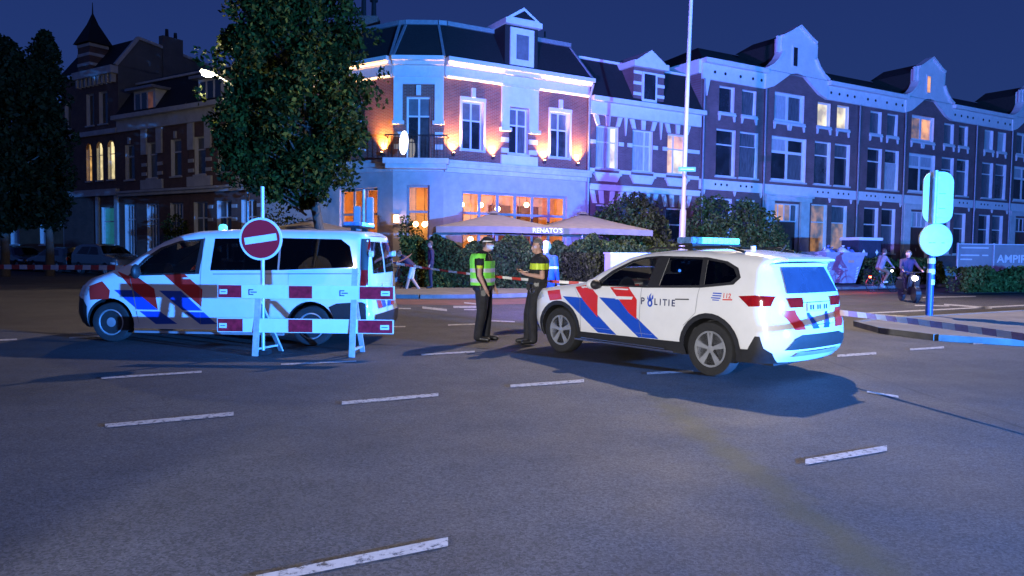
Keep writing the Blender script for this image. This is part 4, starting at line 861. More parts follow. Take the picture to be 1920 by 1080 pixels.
# POLITIE on the door with the flame emblem in place of the O
def sideprint(sh, parent, V, F, x0, z0, m, name, off=.005, slope=0.0):
    b = MB(); b.add([(x0 - u, sh.y(x0 - u, z0 + v + slope * u) + off, z0 + v + slope * u) for u, v in V], F); return b.build(name, m, parent, recalc=False)
V, F = textmesh('P', .135, True); sideprint(S, suv, V, F, -.33, .86, NAVY, 'lettering')
xo = .565
for chx in 'LITIE':
    V, F = textmesh(chx, .125, True); sideprint(S, suv, V, F, -xo, .865, NAVY, 'lettering'); xo += .055 if chx == 'I' else .092
fl = MB()
for (u, v, rx, rz, n) in [(0, 0, .045, .055, 14)]: fl.add([(-.495 - rx * math.cos(2 * PI * k / n), 0, .885 + rz * math.sin(2 * PI * k / n)) for k in range(n)], [tuple(range(n))])
for poly in ([(-.02, .04), (.02, .05), (.005, .10), (.02, .15), (-.02, .11)], [(.015, .05), (.055, .07), (.05, .13), (.03, .10)], [(-.02, .045), (-.05, .06), (-.045, .11), (-.03, .08)]):
    fl.add([(-.495 - a, 0, .875 + b) for a, b in poly], [tuple(range(len(poly)))])
fl.v = [(x, S.y(x, z) + .005, z) for x, _, z in fl.v]; fl.build('emblem', SBLUE, suv, recalc=False)
fk = MB().add([(-.495 - .02 * math.cos(2 * PI * k / 10), 0, .882 + .028 * math.sin(2 * PI * k / 10)) for k in range(10)], [tuple(range(10))]); fk.v = [(x, S.y(x, z) + .006, z) for x, _, z in fk.v]; fk.build('emblem_centre', CARWHITE, suv, recalc=False)
V, F = textmesh('112', .085, True); sideprint(S, suv, V, F, -1.645, 1.02, SRED, 'lettering')
for k, (a, b_, c, d) in enumerate([(-1.50, -1.63, 1.065, 1.08), (-1.50, -1.63, 1.035, 1.05), (-1.48, -1.62, 1.005, 1.02), (-1.50, -1.60, .98, .992)]): weld(S.side([(a, c), (b_, c), (b_, d), (a, d)], .004), 'print_line', SBLUE, suv)
weld(S.side([(-1.65, .99), (-1.79, .995), (-1.79, 1.012), (-1.65, 1.005)], .004), 'print_line', SRED, suv)
# lights on the roof
def lightbar(parent, x, w, z, d=.28, h=.085):
    b = MB().box(x - d / 2, x + d / 2, -w / 2, w / 2, z, z + .03).build('light_bar', BLACKPL, parent, bevel=.006)
    n = 9
    for k in range(n):
        a = -w / 2 + w * k / n; MB().box(x - d / 2 + .01, x + d / 2 - .01, a + .006, a + w / n - .006, z + .032, z + .03 + h).build('flasher', FLASH if k not in (n - 1, n - 2) else FLASHDARK, b, bevel=.012)
    for yy in (-w * .35, w * .35): MB().box(x - .04, x + .04, yy - .03, yy + .03, z - .06, z).build('mount', BLACKPL, b)
lightbar(suv, -.78, 1.15, 1.68)
MB().tube([(-1.55, .1, 1.60), (-1.55, .1, 1.68)], .035, 8).build('antenna', CARWHITE, suv); MB().tube([(-1.75, -.2, 1.58), (-1.85, -.2, 1.70)], .012, 6).build('antenna', BLACKPL, suv)
# interior
MB().box(-1.9, 1.0, -.78, .78, .36, .60).box(.55, .85, -.75, .75, .6, 1.02).build('cabin_floor', CABIN, suv)
for y in (.36, -.36): seat(suv, -.05, y, .62); seat(suv, -1.0, y, .62)
MB().lathe([(.17, -.012), (.19, 0), (.17, .012), (.155, 0)], 20, (.42, .36, 1.02), 'x').build('steering_wheel', BLACKPL, suv)
MB().ball((-.62, .45, 1.33), .02).build('cabin_flasher', mat('blue_led', (.3, .5, .9), .3, emit=(.05, .25, 1), es=30), suv)

# ---- police van on the left ----
VANP = [(2.2, .22), (2.33, .32), (2.38, .5), (2.36, .72), (2.29, .9), (2.15, 1.0), (1.7, 1.15), (1.45, 1.25), (1.1, 1.48), (.8, 1.66), (.5, 1.78), (.2, 1.84), (-.4, 1.875), (-1.3, 1.88), (-2.2, 1.875), (-2.48, 1.85), (-2.58, 1.78), (-2.65, 1.4), (-2.69, 1.0), (-2.71, .6), (-2.74, .5), (-2.72, .32), (-2.62, .23)]
van = thing('police_van', 'white police van with dark rear windows and red and blue stripes behind the barrier', 'police van', (-4.887, 13.043, 0), rad(176.12))
S = Shell(VANP, [(.2, .92), (.45, .955), (1.0, .955), (1.25, .925), (1.88, .78)], [(0, .45), (.95, .45), (1.15, .3), (1.4, .2)], [(0, .16), (1.9, .14)], .13, .02)
fw = [(1.27, 1.12), (1.0, 1.13), (.2, 1.165), (.15, 1.69), (.48, 1.645), (.78, 1.535), (1.02, 1.365)]
r1 = [(-.05, 1.20), (-.08, 1.72), (-1.165, 1.74), (-1.165, 1.22)]; r2 = [(-1.195, 1.22), (-1.195, 1.74), (-2.18, 1.73), (-2.33, 1.62), (-2.42, 1.28)]
arch = [(1.64, .325), (-1.72, .325)]
body, st, well = S.body(arch, .40, [fw, r1, r2], .23, {'windscreen': lambda x, z: .52 < x < 1.46 and z > 1.25})
weld(body, 'body', CARWHITE, van); weld(st['windscreen'], 'windscreen', CARGLASS, van); well.parts('wheel_well', BLACKPL, van, recalc=False)
MB().box(-2.5, 2.1, -.62, .62, .2, .36).build('underbody', BLACKPL, van)
for sg in (1, -1):
    for p, m in ((fw, CARGLASS), (r1, TINT), (r2, TINT)): weld(S.side(p, -.003, sg), 'side_window', m, van)
    o = [(1.33, 1.09), (.13, 1.14), (.08, 1.72), (.5, 1.675), (.82, 1.56), (1.06, 1.39)]
    weld(S.side(o, .003, sg, [fw]), 'window_trim', BLACKPL, van)
    weld(S.side([(-1.165, 1.22), (-1.195, 1.22), (-1.195, 1.74), (-1.165, 1.74)], .002, sg), 'window_trim', GREYMETAL, van)
    for cx, cz in arch: wheel(van, cx, sg * .83, cz, .325, .22, 'steel', sg)
    weld(S.side([(2.36, .3), (2.36, .74), (2.12, .70), (2.03, .58), (2.05, .23), (2.25, .23)], .010, sg), 'front_bumper', BLACKPL, van)
    weld(S.side([(-2.10, .46), (-2.02, .64), (-2.15, .70), (-2.56, .73), (-2.62, .70), (-2.64, .25), (-2.11, .25)], .008, sg), 'rear_bumper', BLACKPL, van)
    weld(S.side([(2.22, .93), (1.98, .90), (2.03, .76), (2.28, .74)], .014, sg, step=.04), 'headlight', CLEARLENS, van)
    MB().box(-1.28, 1.2, sg * .93, sg * 1.0, .17, .205).build('running_board', ALLOY, van)
    for p in ([(2.0, .91), (1.76, 1.0), (1.63, .85), (1.65, .71), (1.97, .69)], [(1.52, 1.17), (1.34, 1.10), (1.2, 1.10), (.88, .89), (.82, .55), (1.24, .87)], [(.73, 1.13), (.38, 1.14), (.07, .89), (.09, .61)]): weld(S.side(p, .003, sg), 'red_stripe', SRED, van)
    for p in ([(1.56, .86), (1.225, .86), (.82, .545), (.505, .32), (.87, .31)], [(.80, .86), (.43, .86), (-.16, .33), (.12, .32)]): weld(S.side(p, .0022, sg), 'blue_stripe', SBLUE, van)
    weld(S.side([(.42, 1.055), (.15, 1.06), (.15, 1.085), (.42, 1.08)], .022, sg), 'door_handle', CARWHITE, van)
    for pl in ([(.10, 1.74), (.094, 1.74), (.11, .32), (.116, .32)], [(1.30, 1.1), (1.294, 1.1), (1.22, .8), (1.15, .32), (1.156, .32)], [(-1.35, 1.15), (-1.354, 1.15), (-1.354, .8), (-1.35, .8)]): weld(S.side(pl, .004, sg), 'door_seam', GREYMETAL, van)
    weld(S.side([(-.1, 1.135), (-2.5, 1.175), (-2.5, 1.19), (-.1, 1.15)], .006, sg), 'slide_rail', GREYMETAL, van)
    weld(S.side([(1.22, .52), (-1.25, .52), (-1.25, .545), (1.22, .545)], .006, sg), 'rub_strip', CARWHITE, van)
    weld(S.side([(-2.53, .93), (-2.655, .93), (-2.64, 1.22), (-2.62, 1.74), (-2.52, 1.72), (-2.54, 1.22)], .008, sg, step=.04), 'tail_light', REDLENS if sg < 0 else REDLENS, van)
    weld(S.side([(-2.535, 1.24), (-2.64, 1.24), (-2.61, 1.75), (-2.51, 1.74)], .011, sg, step=.04), 'corner_trim', BLACKPL, van)
    MB().ball((1.13, sg * 1.06, 1.17), .06, .11, .12, 12, 8).bar((1.13, sg * .9, 1.12), (1.13, sg * 1.0, 1.14), .05, .05).build('wing_mirror', BLACKPL, van, smooth=60)
    # rear stripes and doors
    P_ = lambda l: [(sg * a, b) for a, b in l]
    weld(S.back(P_([(.06, 1.18), (.72, 1.18), (.66, 1.70), (.06, 1.70)]), .008), 'rear_window', TINT, van)
    weld(S.back(P_([(.70, .86), (.46, .86), (.30, .60), (.54, .60)]), .006), 'red_stripe', SRED, van); weld(S.back(P_([(.42, .86), (.20, .86), (.04, .60), (.26, .60)]), .006), 'blue_stripe', SBLUE, van)
    MB().bar((-2.68, sg * .25, 1.14), (-2.66, sg * .10, 1.42), .02, .02).build('rear_wiper', BLACKPL, van)
    MB().lathe([(.05, 0), (.05, .06)], 8, (-2.70, sg * .80, 1.50), 'x').build('hinge', CARWHITE, van)
weld(S.back([(-.86, .26), (.86, .26), (.84, .52), (-.84, .52)], .02), 'rear_bumper', BLACKPL, van)
weld(S.back([(-.26, .90), (.26, .90), (.26, 1.01), (-.26, 1.01)], .012), 'number_plate', MATS['plate'], van)
MB().box(2.365, 2.40, -.5, .5, .5, .72).build('grille', BLACKPL, van)
MB().box(-2.4, 1.7, -.8, .8, .36, .58).box(1.0, 1.4, -.78, .78, .58, 1.08).build('cabin_floor', CABIN, van)
for y in (.45, -.45): seat(van, .55, y, .66); seat(van, -.6, y, .66); seat(van, -1.6, y, .66)
MB().lathe([(.18, -.012), (.2, 0), (.18, .012), (.165, 0)], 20, (.92, .45, 1.1), 'x').build('steering_wheel', BLACKPL, van)
lightbar(van, -2.25, 1.0, 1.935, .3, .06)
MB().lathe([(.07, 1.86), (.07, 1.93), (.05, 1.96), (.01, 1.97)], 12, (.0, .35, 0)).build('front_flasher', FLASH, van, smooth=50)
# flashers throw blue light over the street
def Wp(o, p): return Matrix.Translation(o.location) @ Matrix.Rotation(o.rotation_euler.z, 4, 'Z') @ Vector(p)
lamp('car_flasher', 'SPOT', Wp(suv, (-.78, 0, 1.95)), (0.12, 0.14, 1.0), 9000, .12, (7.0, 42, 5.0), 56, 0.8)
lamp('car_flasher', 'SPOT', Wp(van, (-2.25, 0, 2.15)), (0.23, 0.16, 1.0), 50000, .12, (15.5, 44, 6.5), 72, 0.8)

# ---- parked cars at the far left (smaller, plainer) ----
def parked(t, off, label, paint, kind, flip=False):
    L = Lt(t, off); c = thing('parked_car', label, 'car', (L.x, L.y, 0), AL + (PI if flip else 0), 'cars parked along the left street')
    P_ = {'hatch': [(1.85, .25), (2.0, .45), (1.95, .7), (1.75, .82), (1.0, .95), (.3, 1.38), (-.2, 1.46), (-1.2, 1.45), (-1.75, 1.3), (-1.95, .9), (-2.0, .5), (-1.9, .25)],
          'suv': [(2.1, .28), (2.25, .5), (2.2, .85), (1.9, .98), (1.1, 1.08), (.4, 1.55), (-.2, 1.66), (-1.5, 1.66), (-2.05, 1.5), (-2.2, 1.05), (-2.25, .5), (-2.1, .28)],
          'estate': [(2.1, .25), (2.25, .45), (2.2, .7), (1.9, .84), (1.0, .95), (.3, 1.38), (-.2, 1.46), (-1.7, 1.42), (-2.15, 1.15), (-2.25, .8), (-2.3, .5), (-2.15, .25)]}[kind]
    H = max(p[1] for p in P_); b = H * .66; s = Shell(P_, [(.2, .84), (.6, .9), (b, .88), (H, .64)], [(0, .35), (b, .2)], [(0, .3), (b, .2)], .1)
    z2 = H - .13; rr = P_[-4][0]
    w1 = [(.72, b), (.28, z2 - .04), (-.35, z2), (-.35, b)]; w2 = [(-.42, b), (-.42, z2), (-1.25, z2 - .02), (rr + .5, b + .03)]
    ax = [(1.3, .32), (-1.35, .32)]
    bo, st, we = s.body(ax, .37, [w1, w2], .25, {'windscreen': lambda x, z: .3 < x < 1.0 and z > P_[4][1], 'rear_window': lambda x, z: x < P_[8][0] + .02 and z > b and x > P_[9][0] - .05})
    weld(bo, 'body', paint, c); weld(st['windscreen'], 'windscreen', TINT, c); we.build('wheel_well', BLACKPL, c, recalc=False)
    if st['rear_window'].f: weld(st['rear_window'], 'rear_window', TINT, c)
    MB().box(-1.8, 1.7, -.6, .6, .22, .5).box(-1.3, .8, -.6, .6, .5, b - .1).build('underbody', BLACKPL, c)
    for sg in (1, -1):
        for w_ in (w1, w2): weld(s.side(w_, -.003, sg), 'side_window', TINT, c)
        for cx, cz in ax: wheel(c, cx, sg * .76, cz, .32, .2, 'alloy', sg)
        weld(s.side([(P_[2][0] - .02, .7), (P_[2][0] - .3, .74), (P_[2][0] - .3, .62), (P_[2][0] - .02, .6)], .012, sg), 'headlight', CLEARLENS, c)
        weld(s.back([(sg * .5, .72), (sg * .78, .72), (sg * .74, .9), (sg * .55, .88)], .015), 'tail_light', REDLENS, c)
    return c
DKPAINT = mat('dark_paint', (0.02, 0.022, 0.026), 0.2, var=0.1, coat=0.6); GRPAINT = mat('grey_paint', (0.10, 0.105, 0.11), 0.25, 0.4, var=0.1, coat=0.6); SILVER = mat('silver_paint', (0.45, 0.46, 0.48), 0.3, 0.5, var=0.06, coat=0.6)
parked(17.6, 3.4, 'dark grey off-roader parked behind the front of the police van', GRPAINT, 'suv')
parked(22.9, 3.3, 'black estate car parked between the off-roader and the dark hatchback', DKPAINT, 'estate', True)
parked(27.6, 3.3, 'dark hatchback parked second from the left edge', DKPAINT, 'hatch')
parked(32.3, 3.3, 'silver car parked at the left edge of the street', SILVER, 'hatch', True)
# ---------------------------------------------------------------- barrier, signs, poles, tape
BWHITE = mat('board_white', (0.78, 0.78, 0.78), 0.4, var=0.06, scale=5); BRED = mat('board_red', (0.42, 0.012, 0.03), 0.4, var=0.45, scale=14); GALV = mat('galvanised', (0.52, 0.53, 0.54), 0.45, 0.3, var=0.2, scale=12)
DARKMARK = mat('dark_mark', (0.04, 0.04, 0.05), 0.6)
ba = thing('road_barrier', 'red and white two-board road barrier standing in front of the police van', 'barrier', (-3.0, 10.85, 0), 0)
def board(z0, z1, x0, x1, tilt):
    b = MB().box(x0, x1, -.012, .012, z0, z1).build('board', BWHITE, ba); L = x1 - x0
    segs = [(0.006, .135), (.405, .535), (.805, .994)] if tilt else [(0.006, .135 + .01), (.405, .54), (.80, .994)]
    for a, c in segs: MB().box(x0 + L * a, x0 + L * c, -.017, -.0125, z0 + .01, z1 - .01).build('red_panel', BRED, b)
    for a, c in ((.012, .055), (.925, .975)):
        s = MB().box(x0 + L * a, x0 + L * c, -.020, -.0175, z0 + .06, z0 + .13).build('sticker', BWHITE, b); MB().box(x0 + L * a + .02, x0 + L * c - .02, -.0215, -.0202, z0 + .088, z0 + .10).build('sticker_line', DARKMARK, s)
    if z0 > .7:
        for a in (.175, .69):
            x = x0 + L * a; k = MB().box(x, x + .07, -.015, -.0122, z0 + .05, z0 + .065).box(x, x + .015, -.015, -.0122, z0 + .065, z0 + .12).box(x, x + .07, -.015, -.0122, z0 + .12, z0 + .135).box(x + .03, x + .12, -.015, -.0122, z0 + .085, z0 + .10); k.build('stencil_mark', DARKMARK, b)
    return b
board(.84, 1.04, -1.28, 1.29, True); board(.345, .55, -1.29, 1.28, False)
for x, up in ((-.71, .9), (.70, 1.3)):
    g = MB().bar((x - .02, -.04, 0.0), (x + .01, .03, up), .085, .03); g.build('leg', GALV, ba)
    MB().bar((x + .18 if x < 0 else x + .02, .55, 0), (x + .01, .06, .8), .07, .03).build('leg', GALV, ba)
    MB().bar((x - .02, 0.0, .1), (x + .14 if x < 0 else x + .02, .45, .1), .05, .025).build('brace', GALV, ba)
sg_ = thing('no_entry_sign', 'round red no-entry sign with tilted white bar on a pale pole', 'traffic sign', (-3.665, 10.96, 0), 0)
MB().tube([(0, 0, 0.06), (0, 0, 2.47)], .03, 12).build('pole', GALV, sg_, smooth=40); MB().box(-.09, .09, -.09, .14, 0, .07).build('foot', BLACKPL, sg_, bevel=.01)
dsc = MB().lathe([(.31, -.075), (.31, -.055), (.30, -.05), (.02, -.05)], 48, (0, 0, 1.705), 'y'); do = dsc.build('sign_plate', BWHITE, sg_)
SIGNRED = mat('sign_red', (0.50, 0.015, 0.03), 0.3, var=0.05)
MB().lathe([(.278, -.0795), (.278, -.0755)], 48, (0, 0, 1.705), 'y').build('red_disc', SIGNRED, do)
a_ = rad(9); MB().add([(x * math.cos(a_) - z * math.sin(a_), -.081, 1.705 + x * math.sin(a_) + z * math.cos(a_)) for x, z in [(-.235, -.05), (.235, -.05), (.235, .05), (-.235, .05)]], [(0, 1, 2, 3)]).build('white_bar', BWHITE, do, recalc=False)
MB().box(-.05, .05, -.05, .035, 1.68, 1.73).build('clamp', GALV, sg_)
# traffic signal on the island, seen from behind, on a banded post
tl = thing('traffic_signal', 'signal board and round sign seen from behind on a blue and white banded post', 'traffic signal', (10.27, 18.33, .11), 0)
BLUEPOST = mat('post_blue', (0.015, 0.06, 0.22), 0.4, var=0.15)
MB().tube([(0, 0, 0), (0, 0, 1.05)], .085, 14).build('post', BLUEPOST, tl, smooth=40); MB().tube([(0.01, 0, 1.05), (.03, 0, 3.55)], .055, 12).build('upper_post', GALV, tl, smooth=40)
zz = .86
for k in range(5): MB().lathe([(.0875, zz + .26 * k - .1), (.0875, zz + .26 * k + .03)], 14, (.01, 0, 0)).build('white_band', BWHITE, tl)
for k in range(4): MB().lathe([(.086, zz + .26 * k + .031), (.086, zz + .26 * k + .159)], 14, (.01, 0, 0)).build('blue_band', BLUEPOST, tl)
def rrect(w, h, r, n=6):
    return [(sx * (w / 2 - r) + r * math.cos(q), sz * (h / 2 - r) + r * math.sin(q)) for (sx, sz, q0) in ((1, 1, 0), (-1, 1, PI / 2), (-1, -1, PI), (1, -1, 1.5 * PI)) for q in [q0 + PI / 2 * k / n for k in range(n + 1)]]
TEALBACK = mat('sign_back', (0.50, 0.55, 0.55), 0.4, 0.1, var=0.08)
MB().prism([(x + .17, z + 2.90) for x, z in rrect(.74, 1.26, .26)], .10, .14).build('backboard', TEALBACK, tl)
hs = MB().prism([(x + .2, z + 2.9) for x, z in rrect(.32, 1.0, .06)], -.02, .098).build('signal_housing', TEALBACK, tl, bevel=.01)
for z in (2.62, 2.98): MB().box(.12, .28, -.026, -.021, z, z + .012).build('housing_joint', DARKMARK, hs)
for z in (2.45, 3.35): MB().box(-.02, .14, -.03, .06, z, z + .05).build('bracket', GALV, tl)
d1 = MB().lathe([(.385, -.10), (.40, -.095), (.40, -.08), (.02, -.075)], 44, (.05, 0, 1.86), 'y').build('round_sign', TEALBACK, tl); MB().lathe([(.40, .09), (.40, .11), (.02, .115)], 44, (.13, 0, 1.86), 'y').build('round_sign', TEALBACK, tl)
for x in (-.13, -.04, .18): MB().box(x, x + .07, -.104, -.101, 1.78, 1.795).build('stamp', DARKMARK, d1)
# tall lamp mast with overhanging head above the frame
ms = thing('lamp_mast', 'tall pale lamp mast rising out of the top of the picture behind the shrubs', 'street lamp', (MAST[0], MAST[1], .12), 0)
PALEPOLE = mat('pale_pole', (0.62, 0.64, 0.64), 0.4, 0.1, var=0.06)
MB().tube([(0, 0, 0), (.05, 0, 3.2)], .13, 14).build('base_section', PALEPOLE, ms, smooth=40); MB().tube([(.05, 0, 3.2), (.10, 0, 8), (.22, 0, 14.4), (.26, -.6, 15.0), (.8, -2.6, 15.4), (1.05, -3.6, 15.45)], [.092, .085, .07, .06, .05, .05], 12).build('shaft', PALEPOLE, ms, smooth=40)
MB().box(.8, 1.3, -4.5, -3.5, 15.4, 15.54).build('lamp_head', GREYMETAL, ms, bevel=.04); MB().box(.88, 1.22, -4.4, -3.6, 15.385, 15.398).build('lamp_lens', GLOBE, ms)
sp = MB().box(-.22, .48, -.16, -.13, 4.75, 4.93).build('street_sign', mat('sign_teal', (.10, .32, .42), .4), ms); MB().box(-.14, .4, -.166, -.161, 4.83, 4.85).build('sign_line', BWHITE, sp)
# lit street lamp by the tree
lp = thing('street_lamp', 'lit street lamp on a grey pole at the left of the street tree', 'street lamp', (-10.12, 28.6, 0), 0)
MB().tube([(0, 0, 0), (0, 0, 1.2), (0, 0, 6.9), (-.15, 0, 7.35), (-.5, 0, 7.72), (-1.2, 0, 8.1)], [.09, .07, .055, .05, .04, .035], 10).build('pole', GREYMETAL, lp, smooth=40)
MB().hexa([(x, y, z + .56) for x, y, z in [(-1.75, -.13, 7.6), (-1.15, -.09, 7.5), (-1.15, .09, 7.5), (-1.75, .13, 7.6), (-1.7, -.1, 7.72), (-1.15, -.06, 7.62), (-1.15, .06, 7.62), (-1.7, .1, 7.72)]]).build('lamp_head', GREYMETAL, lp)
LAMPLENS = mat('lamp_lens', (.9, .9, .8), .3, emit=(1.0, .90, .62), es=120)
MB().ball((-1.47, -.04, 8.09), .22, .16, .09).build('lamp_lens', LAMPLENS, lp)
lamp('street_light', 'POINT', (-11.7, 28.2, 7.9), (1.0, .85, .50), 480, .12)
# traffic light by the restaurant corner
tc_ = thing('traffic_light', 'slim traffic light seen side-on in front of the lit left windows of the restaurant', 'traffic light', (-4.9, 24.6, .12), 0)
MB().tube([(0, 0, 0), (0, 0, 3.4)], .055, 10).build('pole', GALV, tc_, smooth=40)
for x, y, z in ((.2, .05, 2.2), (-.2, -.02, 1.9)):
    hh = MB().box(x - .11, x + .11, y - .12, y + .12, z, z + .95).build('signal_housing', mat('housing_grey', (.35, .38, .40), .5), tc_, bevel=.02)
    for k in range(3): MB().tube([(x, y + .12, z + .17 + .3 * k), (x, y + .3, z + .15 + .3 * k)], .1, 10).build('visor', BLACKMETAL, hh)
# police tape
TWHITE = mat('tape_white', (.75, .75, .75), .45, var=.08, scale=20); TRED = mat('tape_red', (.55, .05, .04), .45, var=.15, scale=20)
TPALE = mat('tape_pale_pink', (.42, .26, .36), .45, var=.15, scale=20)  # pinkish block colour for the tape on the right
def tape(label, pts, w, seg=.18, twist=0.0, red=None):
    o = thing('police_tape', label, 'tape', pts[0], 0, None); P_ = [Vector(p) - Vector(pts[0]) for p in pts]
    L = [0]
    for a, b_ in zip(P_[:-1], P_[1:]): L.append(L[-1] + (b_ - a).length)
    def at(s):
        s = min(max(s, 0), L[-1])
        for i in range(len(L) - 1):
            if s <= L[i + 1] + 1e-9: f = (s - L[i]) / max(L[i + 1] - L[i], 1e-9); return P_[i].lerp(P_[i + 1], f)
        return P_[-1]
    n = int(L[-1] / seg) + 1; b = [MB(), MB()]
    t = (P_[-1] - P_[0]).normalized(); side = t.cross(Vector((0, 0, 1))).normalized()
    for k in range(n):
        for j in range(3):
            s0, s1 = (k + j / 3) * seg, (k + (j + 1) / 3) * seg
            if s0 >= L[-1]: continue
            q0, q1 = at(s0), at(s1)
            def up(s): a = twist * (math.sin(s * 1.1) * .8 + .3 * math.sin(s * 2.7)); return (Vector((0, 0, 1)) * math.cos(a) + side * math.sin(a)) * w / 2
            b[k % 2].quad(q0 - up(s0), q1 - up(s1), q1 + up(s1), q0 + up(s0))
    b[0].build('white_blocks', TWHITE, o, recalc=False).__setitem__('kind', 'stuff'); b[1].build('red_blocks', red or TRED, o, recalc=False).__setitem__('kind', 'stuff')
    return o
def sag(a, b_, s, n=14):
    a = Vector(a); b_ = Vector(b_); return [a.lerp(b_, k / n) - Vector((0, 0, s * 4 * (k / n) * (1 - k / n))) for k in range(n + 1)]
tape('red and white police tape running from the left edge to the front of the van', sag(dep(-160, 498, 15.5), Wp(van, (1.15, -1.0, 1.19)), .015), .092, .185, .12)
tape('red and white police tape between van rear and the police car, behind the officers', sag(Wp(van, (-2.72, -.8, 1.32)), Wp(suv, (.55, -.98, 1.04)), .10), .05, .17, .9)
tape('short police tape slanting up from the back of the van toward the hedge', sag(Wp(van, (-2.72, -.85, 1.34)), dep(772, 476, 16.5), .02), .045, .15, .5)
tape('pale pink police tape stretched from the rear of the police car to the right edge', sag(Wp(suv, (-2.40, -.62, .82)), dep(2010, 646, 6.6), -.015), .075, .175, .5, TPALE)

# ---------------------------------------------------------------- people
def skinmat(n, c): return mat(n, c, .55, var=.08, scale=12)
SKIN = skinmat('skin', (.52, .30, .22)); BLACKCLOTH = mat('black_cloth', (.018, .018, .022), .85, var=.4, scale=9, bump=.9, bscale=11); SHOE = mat('black_shoe', (.012, .012, .013), .4, var=.2)
HIVIS = mat('hi_vis_green', (.24, .95, .08), .6, var=.12, scale=8, bump=.8, bscale=9); REFLECT = mat('reflective_band', (.62, .64, .66), .35, var=.1, scale=20); LIME = mat('lime_band', (.62, .80, .03), .5, var=.1, scale=14)
HAIR = mat('brown_hair', (.07, .05, .04), .8, var=.4, scale=40, bump=.5, bscale=90); GREYHAIR = mat('grey_hair', (.16, .14, .12), .8, var=.4, scale=40, bump=.5, bscale=90)
def figure(name, label, loc, rotz, J, M_, voxel=.011, hands=True, hair=HAIR, group=None, extras=None):
    """one continuous body grown from tapered limbs; M_ maps body region -> material"""
    o = thing(name, label, 'person', loc, rotz, group)
    D = dict(pelvis=(0, 0, .96), chest=(0, 0, 1.38), neck=(.01, 0, 1.50), head=(.03, 0, 1.665),
             lsh=(0, .19, 1.43), rsh=(0, -.19, 1.43), lel=(-.02, .25, 1.14), rel=(-.02, -.25, 1.14), lwr=(.06, .25, .90), rwr=(.06, -.25, .90),
             lhip=(0, .1, .93), rhip=(0, -.1, .93), lkn=(.02, .11, .51), rkn=(.02, -.11, .51), lan=(-.02, .11, .09), ran=(-.02, -.11, .09), ltoe=(.15, .13, .045), rtoe=(.15, -.13, .045))
    D.update(J); V = {k: Vector(v) for k, v in D.items() if k != 'girth'}
    caps = []
    def C(l, a, r, b, r2): caps.append((l, Vector(a), r, Vector(b), r2))
    up = (V['chest'] - V['pelvis']).normalized(); sd = (V['lsh'] - V['rsh']).normalized()
    g = D.get('girth', 1.0)
    for s in (1, -1):
        C('torso', V['pelvis'] + sd * s * .075, .118 * g, V['chest'] + sd * s * .085, .122 * g)
        C('legs', V['pelvis'] + sd * s * .07 - up * .03, .112 * g, V['lhip' if s > 0 else 'rhip'], .1)
    C('torso', V['lsh'], .07, V['rsh'], .07); C('torso', V['chest'], .11, V['neck'], .07)
    C('head', V['neck'], .056, V['head'] - Vector((.01, 0, .05)), .056)
    hd = V['head']; fwd = Vector(D.get('face', (1, 0, 0))).normalized(); hs = fwd.cross(Vector((0, 0, 1))).normalized()
    C('head', hd + Vector((0, 0, -.015)) - fwd * .015, .083, hd + Vector((0, 0, .045)) - fwd * .01, .085); C('head', hd + fwd * .035 - Vector((0, 0, .075)), .05, hd + fwd * .03 - Vector((0, 0, .02)), .068)
    C('head', hd + fwd * .10 - Vector((0, 0, .03)), .014, hd + fwd * .088 + Vector((0, 0, .012)), .010); C('head', hd + fwd * .088 - Vector((0, 0, .075)) + hs * .015, .009, hd + fwd * .088 - Vector((0, 0, .075)) - hs * .015, .009)
    for s in (1, -1): C('head', hd + hs * s * .085 - Vector((0, 0, .02)), .016, hd + hs * s * .088 + Vector((0, 0, .015)), .018)
    for s in 'lr':
        C('sleeve', V[s + 'sh'], .066, V[s + 'sh'].lerp(V[s + 'el'], .55), .055); C('arm', V[s + 'sh'].lerp(V[s + 'el'], .5), .047, V[s + 'el'], .042); C('forearm', V[s + 'el'], .043, V[s + 'wr'], .029)
        lw = D.get('girth', 1.0); C('legs', V[s + 'hip'], .098 * lw, V[s + 'kn'], .068 * lw); C('shin', V[s + 'kn'], .068 * lw, V[s + 'an'], .055 * lw)
        C('foot', V[s + 'an'] - Vector((0, 0, .03)), .05, V[s + 'toe'], .042)
        w = V[s + 'wr']; d = (w - V[s + 'el']).normalized(); hdv = Vector(D.get(s + 'hand', d)).normalized(); q = hdv.cross(Vector((0, 0, 1)) if abs(hdv.z) < .9 else Vector((1, 0, 0))).normalized()
        if hands:
            C('hand', w, .028, w + hdv * .07, .030)
            for k in range(4):
                b0 = w + hdv * .075 + q * (.024 - .016 * k); l = (.036, .042, .039, .03)[k]; bend = (hdv + Vector((0, 0, -.25)) + fwd * .25).normalized()
                C('hand', b0, .0095, b0 + hdv * l, .009); C('hand', b0 + hdv * l, .009, b0 + hdv * l + bend * l * .8, .0075)
            C('hand', w + hdv * .02 + q * .025, .012, w + hdv * .06 + q * .05, .010)
        else: C('hand', w, .03, w + hdv * .11, .03)
    mb = MB()
    for l, a, r, b, r2 in caps: mb.capsule(a, r, b, r2, 10)
    tmp = mb.build('tmp', [], None); m = tmp.modifiers.new('r', 'REMESH'); m.mode = 'VOXEL'; m.voxel_size = voxel
    sm = tmp.modifiers.new('s', 'SMOOTH'); sm.factor = .5; sm.iterations = 3
    dg = bpy.context.evaluated_depsgraph_get(); me = bpy.data.meshes.new_from_object(tmp.evaluated_get(dg)); bpy.data.objects.remove(tmp); me.name = 'body'
    nv = len(me.vertices); co = np.empty(nv * 3); me.vertices.foreach_get('co', co); co = co.reshape(-1, 3); no = np.empty(nv * 3); me.vertices.foreach_get('normal', no); no = no.reshape(-1, 3)
